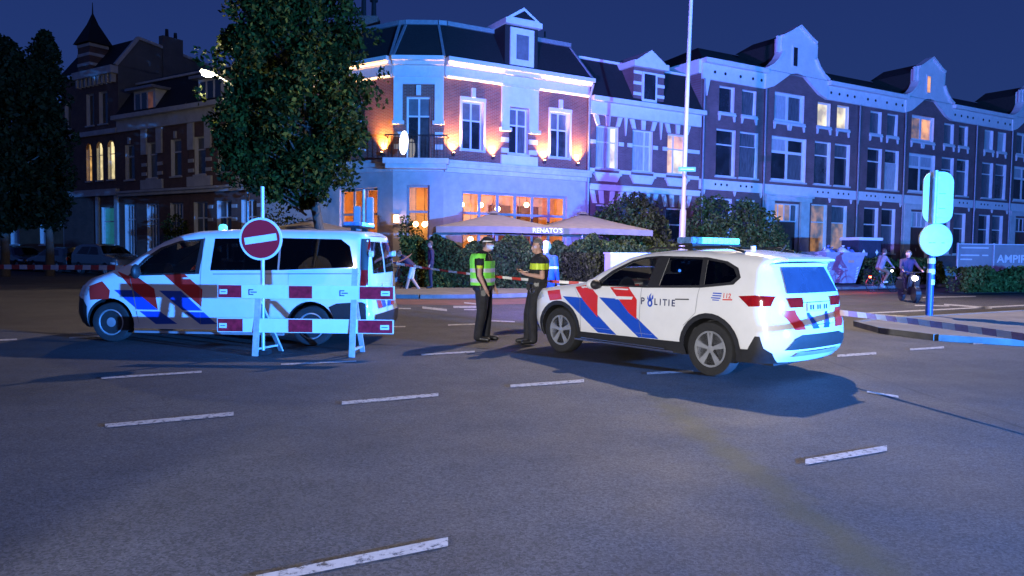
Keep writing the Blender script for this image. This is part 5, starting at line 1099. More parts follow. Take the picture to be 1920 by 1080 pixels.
    nf = len(me.polygons); fc = np.empty(nf * 3); me.polygons.foreach_get('center', fc); fc = fc.reshape(-1, 3)
    best = np.full(nf, 9.); lab = np.zeros(nf, int); names = sorted({c[0] for c in caps})
    for l, a, r, b, r2 in caps:
        a_ = np.array(a); d = np.array(b) - a_; t = np.clip(((fc - a_) @ d) / max(d @ d, 1e-9), 0, 1); dist = np.linalg.norm(fc - a_ - t[:, None] * d, axis=1) - (r + (r2 - r) * t)
        k = dist < best; best[k] = dist[k]; lab[k] = names.index(l)
    mats = []; idx = np.zeros(nf, int)
    for i, n_ in enumerate(names):
        mm = M_.get(n_, SKIN)
        if mm not in mats: mats.append(mm)
        idx[lab == i] = mats.index(mm)
    for (regs, fn, mm) in M_.get('bands', []):
        if mm not in mats: mats.append(mm)
        k = np.isin(lab, [names.index(r_) for r_ in regs if r_ in names]) & fn(fc); idx[k] = mats.index(mm)
    me.materials.clear(); ob = link('body', me, mats, o)
    me.polygons.foreach_set('material_index', idx.astype('i4')); me.polygons.foreach_set('use_smooth', [True] * nf)
    def shell(nm, mask, off, mats2, idx2=None):
        fs = np.nonzero(mask)[0]; polys = [list(me.polygons[i].vertices) for i in fs]; used = sorted({v for p in polys for v in p}); mp = {v: i for i, v in enumerate(used)}
        s = MB(); s.add([tuple(co[v] + no[v] * off) for v in used], [[mp[v] for v in p] for p in polys]); mesh = s.mesh(nm, 80, False)
        if idx2 is not None: mesh.polygons.foreach_set('material_index', idx2[fs].astype('i4'))
        return link(nm, mesh, mats2, o)
    hl = lab == names.index('head'); rel = fc - np.array(hd); fx = rel @ np.array(fwd)
    if hair: shell('hair', hl & (rel[:, 2] > -.05) & ((rel[:, 2] > .055) | (fx < -.005)) & (rel[:, 2] > .055 - (.05 - fx) * 1.2), .010, [hair])
    for s in (1, -1):
        MB().ball(hd + fwd * .083 + hs * s * .032 + Vector((0, 0, .008)), .008, nu=8, nv=6).build('eye', DARKMARK, o)
    o['_'] = 0; del o['_']
    if extras: extras(o, fc, lab, names, shell, V, hd, fwd)
    return o
def ex_vest(o, fc, lab, names, shell, V, hd, fwd):
    t = lab == names.index('torso'); z = fc[:, 2]; m = t & (z > .97) & (z < 1.50) & ~((z > 1.40) & (fc[:, 0] > .06))
    idx = np.zeros(len(z), int); idx[((z > 1.03) & (z < 1.10)) | ((z > 1.20) & (z < 1.27))] = 1; idx[z < .985] = 2
    shell('hi_vis_vest', m, .036, [HIVIS, REFLECT, BLACKCLOTH], idx)
    shell('duty_belt', np.isin(lab, [names.index('torso'), names.index('legs')]) & (z > .90) & (z < .965), .012, [SHOE])
    MB().box(.0, .09, -.225, -.175, .80, .95).build('holster', SHOE, o, bevel=.01); MB().box(.09, .13, -.13, -.08, 1.28, 1.40).build('radio', BLACKPL, o, bevel=.008)
    c = MB().ball(hd + Vector((-.005, 0, .06)), .108, .10, .075); c.prism([(.04, -.075), (.19, -.045), (.20, 0), (.19, .045), (.04, .075)], hd.z + .035, hd.z + .05, 'z'); c.v = [(x + (hd.x if i >= 140 else 0), y, zz_) for i, (x, y, zz_) in enumerate(c.v)]
    c.build('cap', BLACKCLOTH, o, smooth=50)
    MB().lathe([(.103, hd.z + .035), (.104, hd.z + .055)], 20, (hd.x, hd.y, 0)).build('cap_band', BWHITE, o)
figure('person', 'officer in green hi-vis vest and black cap standing left of the pair', (-.49, 12.92, 0), rad(-12),
       dict(pelvis=(-.02, 0, .98), chest=(-.03, 0, 1.41), neck=(.01, 0, 1.53), head=(.07, 0, 1.69), lsh=(-.02, .2, 1.46), rsh=(-.02, -.2, 1.46), rel=(-.01, -.26, 1.16), rwr=(.09, -.22, .93), lel=(.03, .26, 1.16), lwr=(.14, .22, .94), lkn=(.04, .11, .52), rkn=(-.0, -.11, .52), lan=(.02, .12, .09), ran=(-.07, -.12, .09), ltoe=(.20, .14, .045), rtoe=(.12, -.13, .045), girth=1.34, face=(1, -.05, -.05)),
       dict(torso=BLACKCLOTH, sleeve=BLACKCLOTH, legs=BLACKCLOTH, shin=BLACKCLOTH, foot=SHOE, bands=[(('sleeve',), lambda c: (c[:, 2] > 1.26) & (c[:, 2] < 1.32), LIME)]), hair=HAIR, extras=ex_vest, voxel=.0085)
def ex_belt(o, fc, lab, names, shell, V, hd, fwd):
    z = fc[:, 2]; t = np.isin(lab, [names.index('torso'), names.index('legs')]); shell('duty_belt', t & (z > .99) & (z < 1.05), .012, [SHOE])
    MB().box(-.08, .02, .17, .22, .86, 1.02).box(.05, .11, .15, .2, .93, 1.03).build('holster', SHOE, o, bevel=.01)
    MB().tube([(.02 + .035 * math.cos(a), .222, .92 + .045 * math.sin(a)) for a in [2 * PI * k / 14 for k in range(15)]], .006, 6).build('handcuffs', CHROME, o)
    MB().box(.22, .235, -.02, .055, 1.20, 1.34).build('phone', BLACKPL, o, bevel=.004)
figure('person', 'officer with lime shoulder band and folded arms beside the front of the police car', (.33, 12.62, 0), rad(186),
       dict(pelvis=(-.09, 0, .97), chest=(-.14, 0, 1.38), neck=(-.13, 0, 1.50), head=(-.09, .0, 1.66), lsh=(-.14, .21, 1.43), rsh=(-.14, -.21, 1.43), lel=(-.14, .29, 1.15), lwr=(.11, .15, 1.19), rel=(-.10, -.28, 1.15), rwr=(.16, -.06, 1.22), lhand=(.8, -.5, .35), rhand=(.6, .6, .4), lhip=(-.08, .1, .93), rhip=(-.08, -.1, .93), lkn=(.0, .11, .51), rkn=(.03, -.11, .51), lan=(-.03, .12, .09), ran=(.04, -.12, .09), ltoe=(.15, .14, .045), rtoe=(.21, -.13, .045), girth=1.3, face=(1, .2, -.15)),
       dict(torso=BLACKCLOTH, sleeve=BLACKCLOTH, legs=BLACKCLOTH, shin=BLACKCLOTH, foot=SHOE, bands=[(('torso', 'sleeve'), lambda c: (c[:, 2] > 1.27) & (c[:, 2] < 1.37), LIME)]), hair=GREYHAIR, extras=ex_belt, voxel=.0085)
BLUEC = mat('blue_jacket', (.02, .07, .42), .7, var=.25, scale=10, bump=.3, bscale=14)
figure('person', 'person in a blue jacket standing behind the front of the police car', (.69, 15.4, 0), rad(70), dict(),
       dict(torso=BLUEC, sleeve=BLUEC, arm=BLUEC, forearm=BLUEC, legs=mat('blue_trousers', (.02, .05, .25), .8), shin=MATS['blue_trousers'], foot=SHOE, bands=[(('torso', 'sleeve', 'arm'), lambda c: (c[:, 2] > 1.22) & (c[:, 2] < 1.27), REFLECT)]), hair=mat('fair_hair', (.4, .36, .3), .8), voxel=.012)
DARKC = mat('plum_jacket', (.035, .02, .06), .8, var=.3); PALE = mat('pale_shorts', (.6, .58, .56), .8); WSHOE = mat('white_shoe', (.75, .75, .75), .6); GREYC = mat('grey_hoodie', (.16, .16, .20), .85, var=.2); TAN = mat('tan_trousers', (.16, .11, .06), .85)
# bicycle
def bicycle(label, loc, rotz, light=True, rear=True):
    o = thing('bicycle', label, 'bicycle', loc, rotz)
    for x in (-.53, .53):
        w = MB().tube([(x + .335 * math.cos(a), 0, .345 + .335 * math.sin(a)) for a in [2 * PI * k / 24 for k in range(25)]], .018, 6).build('wheel', RUBBER, o, smooth=60)
        s = MB()
        for k in range(10): a = PI * k / 5; s.tube([(x, .02 * (-1) ** k, .345), (x + .32 * math.cos(a), 0, .345 + .32 * math.sin(a))], .0025, 3)
        s.build('spokes', ALLOY, w)['kind'] = 'stuff'
    f = MB(); r = .018; A = (-.18, 0, .85); B = (-.05, 0, .30); D = (.36, 0, .88); E_ = (.42, 0, .72)
    for p, q in ((A, B), (B, E_), ((-.16, 0, .75), D), (B, (-.53, 0, .345)), ((-.17, 0, .8), (-.53, 0, .345)), (D, (.53, 0, .345)), ((.33, 0, 1.0), E_)): f.tube([p, q], r, 6)
    f.build('frame', BLACKMETAL, o); MB().hexa([(-.34, -.08, .92), (-.04, -.02, .93), (-.04, .02, .93), (-.34, .08, .92), (-.34, -.09, .97), (-.04, -.02, .96), (-.04, .02, .96), (-.34, .09, .97)]).build('saddle', BLACKPL, o, bevel=.01)
    MB().tube([(-.18, 0, .85), (-.19, 0, .93)], .014, 6).build('seat_post', ALLOY, o)
    MB().tube([(.18, .27, 1.05), (.32, .2, 1.08), (.34, 0, 1.04), (.32, -.2, 1.08), (.18, -.27, 1.05)], .013, 6).build('handlebar', ALLOY, o)
    MB().bar((-.62, 0, .70), (-.25, 0, .70), .12, .02).build('luggage_rack', BLACKMETAL, o)
    MB().lathe([(.09, -.02), (.09, .02)], 12, (-.05, 0, .3), 'y').bar((-.05, .05, .3), (.05, .07, .18), .02, .02).bar((-.05, -.05, .3), (-.15, -.07, .42), .02, .02).build('crank', ALLOY, o)
    if rear: MB().box(-.69, -.64, -.045, .045, .62, .68).build('rear_light', mat('bike_rear_light', (.6, .05, .05), .3, emit=(1, .06, .02), es=45), o)
    if light: MB().ball((.44, 0, .92), .045, nu=8, nv=6).build('front_light', mat('bike_front_light', (.9, .9, .9), .3, emit=(1, .95, .85), es=25), o)
    return o
g1 = gnd(745, 546); bicycle('bicycle with red rear light pushed along beside the rear of the van', (g1.x - .15, g1.y + .05, .12 if g1.y > 26 else 0), rad(178), False)
zc = .12
figure('person', 'person in dark jacket, pale shorts and white shoes leaning over a bicycle behind the van', (g1.x + .52, g1.y - .35, 0), rad(178),
       dict(pelvis=(-.1, 0, .95), chest=(.2, 0, 1.24), neck=(.3, 0, 1.33), head=(.42, 0, 1.42), lsh=(.2, .18, 1.27), rsh=(.2, -.18, 1.27), lel=(.42, .22, 1.06), rel=(.42, -.25, 1.06), lwr=(.62, .2, 1.1), rwr=(.62, -.3, 1.1), lkn=(.02, .1, .52), rkn=(-.06, -.1, .5), lan=(.12, .1, .1), ran=(-.32, -.1, .12), ltoe=(.28, .11, .05), rtoe=(-.16, -.11, .05), lhip=(-.1, .1, .92), rhip=(-.1, -.1, .92)),
       dict(torso=DARKC, sleeve=DARKC, arm=DARKC, forearm=DARKC, legs=PALE, shin=SKIN, foot=WSHOE), hair=HAIR, voxel=.014, hands=False)
figure('person', 'person in plum clothes standing at the left end of the hedge', (g1.x + 1.25, g1.y + .1, .12), rad(190), dict(), dict(torso=DARKC, sleeve=DARKC, arm=DARKC, forearm=DARKC, legs=mat('navy_trousers', (.02, .02, .05), .85), shin=MATS['navy_trousers'], foot=SHOE), voxel=.014, hands=False)
RIDE = dict(pelvis=(-.2, 0, 1.05), chest=(-.06, 0, 1.47), neck=(-.02, 0, 1.58), head=(.03, 0, 1.73), lsh=(-.06, .18, 1.5), rsh=(-.06, -.18, 1.5), lel=(.08, .27, 1.26), rel=(.08, -.27, 1.26), lwr=(.24, .26, 1.12), rwr=(.24, -.26, 1.12), lhip=(-.18, .09, 1.02), rhip=(-.18, -.09, 1.02), lkn=(.14, .12, .72), rkn=(.18, -.12, .86), lan=(.02, .12, .28), ran=(-.06, -.12, .48), ltoe=(.18, .12, .23), rtoe=(.10, -.12, .45))
g2 = gnd(1655, 548); bicycle('bicycle with glowing red rear light ridden to the right', (g2.x, g2.y, 0), rad(15)); figure('person', 'cyclist in grey hoodie and tan trousers riding to the right', (g2.x, g2.y, 0), rad(15), RIDE, dict(torso=GREYC, sleeve=GREYC, arm=GREYC, forearm=GREYC, legs=TAN, shin=TAN, foot=WSHOE), voxel=.014, hands=False)
lamp('bike_glow', 'POINT', (g2.x - .85, g2.y - .3, .5), (1, .05, .02), 14, .05)
# scooter with rider
g3 = gnd(1703, 566); sc = thing('motor_scooter', 'dark motor scooter with bright headlight coming toward the banded post', 'scooter', (g3.x, g3.y, 0), rad(-98))
for x in (-.62, .62): MB().lathe([(.12, -.05), (.2, -.06), (.235, -.04), (.235, .04), (.2, .06), (.12, .05)], 20, (x, 0, .235), 'y').build('wheel', RUBBER, sc, smooth=50)
PLASTIC = mat('scooter_black', (.02, .02, .025), .3, coat=.4)
MB().hexa([(-.85, -.16, .42), (-.1, -.18, .38), (-.1, .18, .38), (-.85, .16, .42), (-.9, -.1, .75), (-.15, -.15, .72), (-.15, .15, .72), (-.9, .1, .75)]).build('rear_body', PLASTIC, sc, bevel=.04)
MB().hexa([(-.85, -.1, .76), (-.1, -.13, .73), (-.1, .13, .73), (-.85, .1, .76), (-.85, -.08, .84), (-.15, -.11, .82), (-.15, .11, .82), (-.85, .08, .84)]).build('saddle', SEATM, sc, bevel=.02)
MB().box(-.2, .3, -.17, .17, .26, .32).build('footboard', PLASTIC, sc, bevel=.02); MB().hexa([(.28, -.2, .3), (.36, -.2, .3), (.36, .2, .3), (.28, .2, .3), (.42, -.2, .9), (.5, -.16, .92), (.5, .16, .92), (.42, .2, .9)]).build('leg_shield', PLASTIC, sc, bevel=.03)
MB().tube([(.62, 0, .3), (.42, 0, 1.0)], .035, 8).tube([(.3, .32, 1.05), (.42, .2, 1.02), (.42, -.2, 1.02), (.3, -.32, 1.05)], .016, 6).build('handlebar', BLACKMETAL, sc); MB().lathe([(.18, -.07), (.25, -.08), (.25, .08), (.18, .07)], 16, (.62, 0, .3), 'y').build('mudguard', PLASTIC, sc)
MB().ball((.52, 0, .82), .07, .09, .08).build('headlight', mat('scooter_headlight', (.9, .9, .9), .3, emit=(1, .95, .85), es=30), sc)
for s in (1, -1): MB().ball((.36, s * .34, 1.18), .02, .05, .035, 8, 6).tube([(.36, s * .3, 1.05), (.36, s * .34, 1.16)], .006, 4).build('mirror', PLASTIC, sc)
figure('person', 'rider in dark clothes sitting on the motor scooter', (g3.x, g3.y, 0), rad(-98), dict(pelvis=(-.3, 0, .95), chest=(-.2, 0, 1.36), neck=(-.17, 0, 1.48), head=(-.12, 0, 1.63), lsh=(-.2, .19, 1.4), rsh=(-.2, -.19, 1.4), lel=(.02, .3, 1.16), rel=(.02, -.3, 1.16), lwr=(.26, .3, 1.08), rwr=(.26, -.3, 1.08), lhip=(-.28, .1, .93), rhip=(-.28, -.1, .93), lkn=(.14, .17, .82), rkn=(.14, -.17, .82), lan=(.1, .14, .42), ran=(.1, -.14, .42), ltoe=(.25, .14, .37), rtoe=(.25, -.14, .37)),
       dict(torso=DARKC, sleeve=DARKC, arm=DARKC, forearm=DARKC, legs=BLACKCLOTH, shin=BLACKCLOTH, foot=SHOE), voxel=.014, hands=False)
# ---------------------------------------------------------------- street furniture by the houses
def cloth(n, c): return mat(n, c, .85, var=.15, scale=3, bump=.2, bscale=12)
PARA = cloth('parasol_cloth', (.21, .175, .15))
def parasol(label, loc, rotz, side=4.2, ze=2.42, za=3.2, text=None):
    o = thing('parasol', label, 'parasol', loc, rotz); h = side / 2; c = MB(); n = 6; P_ = []
    for s in range(4):
        a = [(-h, -h), (h, -h), (h, h), (-h, h)][s]; b = [(h, -h), (h, h), (-h, h), (-h, -h)][s]
        rows = []
        for i in range(n + 1):
            f = i / n; row = []
            for k in range(n + 1):
                e = (a[0] + (b[0] - a[0]) * k / n, a[1] + (b[1] - a[1]) * k / n); sagz = .07 * math.sin(PI * k / n) * (1 - f) * 1.0
                row.append((e[0] * (1 - f), e[1] * (1 - f), ze + (za - ze) * (f ** .92) + sagz * .5 - .05 * math.sin(PI * f)))
            rows.append(row)
        for i in range(n):
            for k in range(n): c.quad(rows[i][k], rows[i][k + 1], rows[i + 1][k + 1], rows[i + 1][k])
    weld(c, 'canopy', PARA, o, 30)
    v = MB()
    for s in range(4):
        a = [(-h, -h), (h, -h), (h, h), (-h, h)][s]; b = [(h, -h), (h, h), (-h, h), (-h, -h)][s]
        for k in range(10):
            p = [(a[0] + (b[0] - a[0]) * q / 10, a[1] + (b[1] - a[1]) * q / 10) for q in (k, k + 1)]; z0, z1 = [ze + .035 * math.sin(PI * q / 10) for q in (k, k + 1)]
            v.quad((*p[0], z0 - .24), (*p[1], z1 - .24), (*p[1], z1), (*p[0], z0))
    vo = weld(v, 'valance', PARA, o, 30)
    MB().tube([(0, 0, .12), (0, 0, za - .05)], .04, 10).build('pole', ALLOY, o); MB().box(-.4, .4, -.4, .4, .12, .2).build('base', BLACKPL, o)
    MB().lathe([(.3, za - .02), (.12, za + .08), (.02, za + .1)], 12, (0, 0, 0)).build('cap', PARA, o)
    for s in range(4): e = [(-h, -h), (h, -h), (h, h), (-h, h)][s]; MB().tube([(e[0] * .97, e[1] * .97, ze - .02), (0, 0, za - .12)], .018, 5).build('rib', ALLOY, o)
    if text:
        V, F = textmesh(text, .26, True); wd = max(p[0] for p in V); MB().add([(x + h * .62 - wd / 2 + .3, -h - .012, ze - .18 + z_) for x, z_ in V], F).build('lettering', BWHITE, vo, recalc=False)
    return o
p1 = dep(925, 430, 31.6); parasol('large taupe parasol with white lettering on its front edge', (p1.x, p1.y, 0), rad(8), 5.0, 2.48, 3.15, "RENATO'S")
p2 = dep(1092, 430, 33.2); parasol('taupe parasol on the right, partly behind the lettered one', (p2.x, p2.y, 0), rad(12), 4.7, 2.5, 3.25)
p3 = dep(585, 430, 30.8); parasol('low taupe parasol half hidden behind the police van roof', (p3.x, p3.y, 0), rad(-33), 3.4, 2.3, 2.75)
# white cable cabinet behind the police car
cb_ = thing('cable_cabinet', 'large white cable cabinet behind the bonnet of the police car', 'cabinet', (4.15, 26.3, 0), rad(14))
CABW = mat('cabinet_white', (.66, .68, .68), .5, var=.06); MB().box(-.85, .85, -.3, .3, .12, 1.5).build('case', CABW, cb_, bevel=.012); MB().box(-.89, .89, -.34, .34, 1.5, 1.56).build('lid', CABW, cb_, bevel=.01); MB().box(-.8, .8, -.28, .28, 0, .12).build('plinth', STUCCO, cb_)
for x in (-.83, .02):
    d = MB().box(x, x + .81, -.312, -.301, .16, 1.46).build('door', CABW, cb_); MB().box(x + .7, x + .73, -.335, -.313, .75, .9).build('handle', BLACKPL, d)
# skip with rubbish bags
sk = thing('waste_skip', 'grey waste skip heaped with rubbish bags in front of the terrace', 'skip', dep(1558, 535, 37.0) * 1 + Vector((0, 0, 0)), rad(18)); sk.location.z = .12
SKM = mat('skip_paint', (.30, .29, .36), .55, var=.18, scale=4, bump=.2)
sh = MB(); sh.add([(-.85, -.7, .08), (.85, -.7, .08), (.85, .7, .08), (-.85, .7, .08), (-1.15, -.95, 1.5), (1.15, -.95, 1.5), (1.15, .95, 1.5), (-1.15, .95, 1.5)], [(0, 3, 2, 1), (0, 1, 5, 4), (1, 2, 6, 5), (2, 3, 7, 6), (3, 0, 4, 7)]); sh.build('hull', SKM, sk)
MB().bar((-1.22, -.97, 1.5), (1.22, -.97, 1.5), .1, .16).build('rim', SKM, sk); MB().bar((-1.22, .97, 1.5), (1.22, .97, 1.5), .1, .16).build('rim', SKM, sk)
for s in (-1, 1): MB().bar((s * 1.18, -.97, 1.5), (s * 1.18, .97, 1.5), .1, .16).build('rim', SKM, sk)
for x, l in ((-.92, -.1), (-.3, -.02), (.75, .1)):
    for k in range(5):
        z = .25 + .13 * k; y = lambda zz: -.7 - .25 * (zz - .08) / 1.42 - .012; MB().add([(x + .02, y(z), z), (x + .14, y(z + .06), z + .06), (x + .14, y(z + .12), z + .12), (x + .02, y(z + .06), z + .06)], [(0, 1, 2, 3)]).build('reflector', BWHITE, sk, recalc=False)
MB().box(.2, .55, -.90, -.885, 1.08, 1.2).build('sticker', mat('sticker_orange', (.6, .3, .2), .5), sk)
BAGS = [mat('bag_white', (.55, .55, .58), .4, var=.2, bump=.4, bscale=9), mat('bag_blue', (.10, .16, .40), .4, var=.2, bump=.4, bscale=9), mat('bag_grey', (.25, .24, .27), .4, var=.2, bump=.4, bscale=9)]
BL = ['white rubbish bag at the left end of the skip heap', 'blue rubbish bag left of centre on the skip', 'grey rubbish bag in the middle of the skip heap', 'white rubbish bag right of centre on the skip', 'blue rubbish bag at the right end of the skip', 'grey rubbish bag low at the back of the skip']
for k, x in enumerate((-.85, -.5, -.1, .3, .72, .1)):
    p = Matrix.Rotation(rad(18), 4, 'Z') @ Vector((x, (-.45, -.3, -.1, -.4, -.3, .4)[k], 0)); b = MB(); b.ball((0, 0, .3), .36, .33, .30, 14, 10); b.v = [(a * (1 + .18 * math.sin(7 * a + 9 * c + k)), d * (1 + .18 * math.sin(8 * d + 5 * c)), c * (1 + .12 * math.sin(11 * a + k * 3))) for a, d, c in b.v]; b.lathe([(.07, .55), (.03, .62), (.09, .72)], 8, (0, 0, 0))
    o = b.build('rubbish_bag', BAGS[k % 3], None, smooth=60); o.location = sk.location + p + Vector((0, 0, 1.12 + .08 * (k % 2))); setp(o, BL[k], 'bag', 'bags in the skip')
# dark site cabin beside the skip
pc_ = dep(1612, 530, 38.3); cbn = thing('site_toilet', 'dark portable toilet cabin with pale roof edge right of the skip', 'cabin', (pc_.x, pc_.y, .12), rad(20))
DKCAB = mat('cabin_blue', (.03, .035, .06), .5, var=.2); MB().box(-.72, .72, -.6, .6, 0, 2.2).build('shell', DKCAB, cbn, bevel=.02); MB().box(-.78, .78, -.66, .66, 2.2, 2.34).build('roof', CABW, cbn, bevel=.02)
dd = MB().box(-.6, .02, -.63, -.603, .1, 2.1).build('door', DKCAB, cbn); MB().box(-.05, -.01, -.66, -.631, 1.0, 1.15).build('handle', ALLOY, dd)
for x in (-.45, .4): MB().add([(x, -.64, 1.45), (x + .1, -.64, 1.6), (x, -.64, 1.75), (x - .1, -.64, 1.6)], [(0, 1, 2, 3)]).build('label_diamond', BWHITE, cbn, recalc=False)
# hoarding with lettering
hb = dep(1795, 515, 36.0); hd_ = thing('site_hoarding', 'grey site hoarding of two printed panels with large pale letters at the right edge', 'hoarding', (hb.x, hb.y, .1), rad(3))
HOARD = mat('hoarding_print', (.17, .165, .16), .7, var=.25, scale=.7)
MB().box(0, 1.72, 0, .04, .25, 2.05).build('panel', HOARD, hd_); pB = MB().box(1.82, 4.4, 0, .04, .25, 2.05).build('panel', HOARD, hd_)
for x in (-.03, 1.77, 4.43): MB().box(x - .025, x + .025, -.03, .05, 0, 2.12).build('post', GALV, hd_)
MB().box(0, 4.4, -.012, .0, 2.05, 2.09).build('top_rail', GALV, hd_)
HTXT = mat('hoarding_letter', (.46, .46, .46), .6)
V, F = textmesh('AMPIRE', .62, True); k_ = 1.75 / max(p[0] for p in V); MB().add([(1.95 + x * k_, -.004, 1.2 + z_ * .85) for x, z_ in V], F).build('lettering', HTXT, pB, recalc=False)
for (x0, x1, z) in ((.15, 1.5, 1.86), (.12, 1.05, 1.5), (.12, .7, 1.3), (1.2, 1.5, 1.5)): MB().box(x0, x1, -.008, -.002, z, z + .06).build('print_line', HTXT, hd_)
# ---------------------------------------------------------------- plants
def leafmat(n, c): return mat(n, c, .7, var=.35, scale=1.2, spec=.12)
LEAF = [leafmat('leaf_dark', (.013, .022, .004)), leafmat('leaf_mid', (.026, .040, .006)), leafmat('leaf_light', (.052, .068, .010))]
LEAFH = [leafmat('hedge_leaf_dark', (.030, .044, .010)), leafmat('hedge_leaf_mid', (.052, .072, .016)), leafmat('hedge_leaf_light', (.088, .112, .026))]
BARK = mat('bark', (.10, .085, .07), .9, var=.35, scale=9, bump=.8, bscale=14, stretch=(3, 3, .6))
def leaves(name, pts, size, parent, mats=None, kind=True):
    n = len(pts); a = rng.normal(size=(n, 3)); a /= np.linalg.norm(a, axis=1)[:, None]; b = np.cross(a, rng.normal(size=(n, 3))); b /= np.linalg.norm(b, axis=1)[:, None]
    s = size * rng.uniform(.6, 1.35, (n, 1)); c = np.cross(a, b)
    v = np.stack([pts - a * s * .55, pts + b * s * .3 + c * s * .06, pts + a * s * .55, pts - b * s * .3 + c * s * .06], 1).reshape(-1, 3)
    me = bpy.data.meshes.new(name); me.vertices.add(n * 4); me.vertices.foreach_set('co', v.ravel()); me.loops.add(n * 4); me.loops.foreach_set('vertex_index', np.arange(n * 4, dtype='i4'))
    me.polygons.add(n); me.polygons.foreach_set('loop_start', np.arange(n, dtype='i4') * 4); me.polygons.foreach_set('loop_total', np.full(n, 4, 'i4')); me.polygons.foreach_set('material_index', rng.choice(3, n, p=[.4, .4, .2]).astype('i4'))
    me.update(); me.validate(); o = link(name, me, mats or LEAF, parent); o['kind'] = 'stuff'; return o
def ball_pts(c, r, n, flat=1.0):
    d = rng.normal(size=(n, 3)); d /= np.linalg.norm(d, axis=1)[:, None]; q = d * (rng.uniform(.25, 1, (n, 1)) ** .45) * r; q[:, 2] *= flat; return np.array(c) + q
LEAFN = [leafmat('unlit_leaf_dark', (.004, .006, .0012)), leafmat('unlit_leaf_mid', (.006, .009, .0018)), leafmat('unlit_leaf_light', (.010, .013, .0025))]  # unlit trees on the left: their shade is put into near-black leaf colours
def tree(label, loc, trunk_h, prof, nclump, nleaf, cr, size, lean=(0, 0), group=None, lm=None, more=()):
    o = thing('street_tree', label, 'tree', loc, 0, group); pts = []; br = MB()
    zs = [p[0] for p in prof]; rs = [p[1] for p in prof]; top = zs[-1]
    br.tube([(0, 0, 0), (.03, 0, trunk_h * .5), (lean[0] * .3, lean[1] * .3, trunk_h), (lean[0] * .7, lean[1] * .7, (trunk_h + top) * .5), (lean[0], lean[1], top * .92)], [.24, .19, .17, .1, .03], 10)
    for k in range(nclump):
        z = zs[0] + (top - zs[0]) * ((k + rng.uniform(0, 1)) / nclump); r = np.interp(z, zs, rs); a = rng.uniform(0, 2 * PI); q = r * (rng.uniform(.15, 1) ** .5)
        q = max(q - cr * .5, 0); c = np.array([lean[0] * min(z / 5, 1) + q * math.cos(a), lean[1] + q * math.sin(a), z]); rr = cr * rng.uniform(.6, 1.25) * (0.55 + .45 * min(r / max(rs), 1))
        pts.append(ball_pts(c, rr, int(nleaf * rng.uniform(.5, 1.3)), 1.15))
        if k % 2 == 0:
            e = r * rng.uniform(.98, 1.14); a2 = rng.uniform(0, 2 * PI); pts.append(ball_pts((lean[0] * min(z / 5, 1) + e * math.cos(a2), lean[1] + e * math.sin(a2), z), .28, 26, 1.3))
        if k % 3 == 0: z0 = max(trunk_h * .9, z - .4 * q - .8); br.tube([(lean[0] * .6, lean[1] * .6, z0), tuple(c * .5 + np.array([lean[0] * .6, lean[1] * .6, z0]) * .5 + np.array([0, 0, .1])), tuple(c)], [.06, .04, .015], 5)
    for p in more:
        c = np.array(p) - np.array(loc); pts.append(ball_pts(c, .62 * rng.uniform(.8, 1.2), nleaf, 1.1)); br.tube([(lean[0] * .6, lean[1] * .6, c[2] - .9), tuple(c)], [.05, .015], 5)
    br.build('trunk', BARK, o, smooth=60); leaves('crown', np.concatenate(pts), size, o, lm); return o
tb = dep(602, 430, 29.0); tree('tall dense street tree with dark crown in front of the restaurant', (tb.x, tb.y, .12), 3.4, [(3.3, .6), (4.0, 1.7), (4.9, 2.6), (6, 3.0), (8, 3.1), (9.8, 2.75), (11.4, 2.1), (12.6, 1.3), (13.4, .4)], 175, 300, .72, .19, (-.95, 0), more=[tuple(dep(a, b, 27.3)) for a, b in ((452, 175), (436, 200), (428, 232), (452, 245), (425, 262), (445, 285), (465, 300), (440, 315), (480, 335), (470, 205), (470, 265), (505, 352), (455, 150))])
tl_ = dep(8, 430, 37.0); tree('dark bushy tree at the left edge', (tl_.x, tl_.y, 0), 2.6, [(2.6, 1.0), (3.8, 2.7), (6, 3.1), (8.5, 2.7), (10.4, 1.5), (11.2, .5)], 110, 240, .85, .26, lm=LEAFN)
tl_ = dep(92, 430, 38.5); tree('dark slender tree just left of the turret house', (tl_.x, tl_.y, 0), 2.6, [(2.8, .8), (4, 1.0), (6.5, 1.15), (9, 1.05), (11, .8), (12.1, .3)], 70, 220, .6, .24, lm=LEAFN)
tl_ = dep(-75, 430, 35.0); tree('dark tree cut off by the left edge', (tl_.x, tl_.y, 0), 2.4, [(2.4, 1.0), (3.6, 2.8), (6, 3.2), (8.5, 2.4), (10, .6)], 70, 240, .85, .26, lm=LEAFN)
def shrub(name, label, blobs, size, n, cat='shrub'):
    o = thing(name, label, cat, (blobs[0][0], blobs[0][1], 0), 0); base = np.array([blobs[0][0], blobs[0][1], 0]); pts = []; st = MB()
    for (x, y, z, r) in blobs:
        pts.append(ball_pts((x - base[0], y - base[1], z), r, int(n * r * r))); st.tube([(x - base[0], y - base[1], .05), (x - base[0] + .05, y - base[1], z)], [.05, .015], 5)
        for k in range(5): a = rng.uniform(0, 2 * PI); st.tube([(x - base[0], y - base[1], z * .4), (x - base[0] + r * .7 * math.cos(a), y - base[1] + r * .7 * math.sin(a), z + r * .4 * rng.uniform(-1, 1))], [.025, .008], 4)
    st.build('stems', BARK, o); leaves('foliage', np.concatenate(pts), size, o, LEAFH); return o
def bl(px, py, y, r): p = dep(px, py, y); return (p.x, p.y, p.z, r)
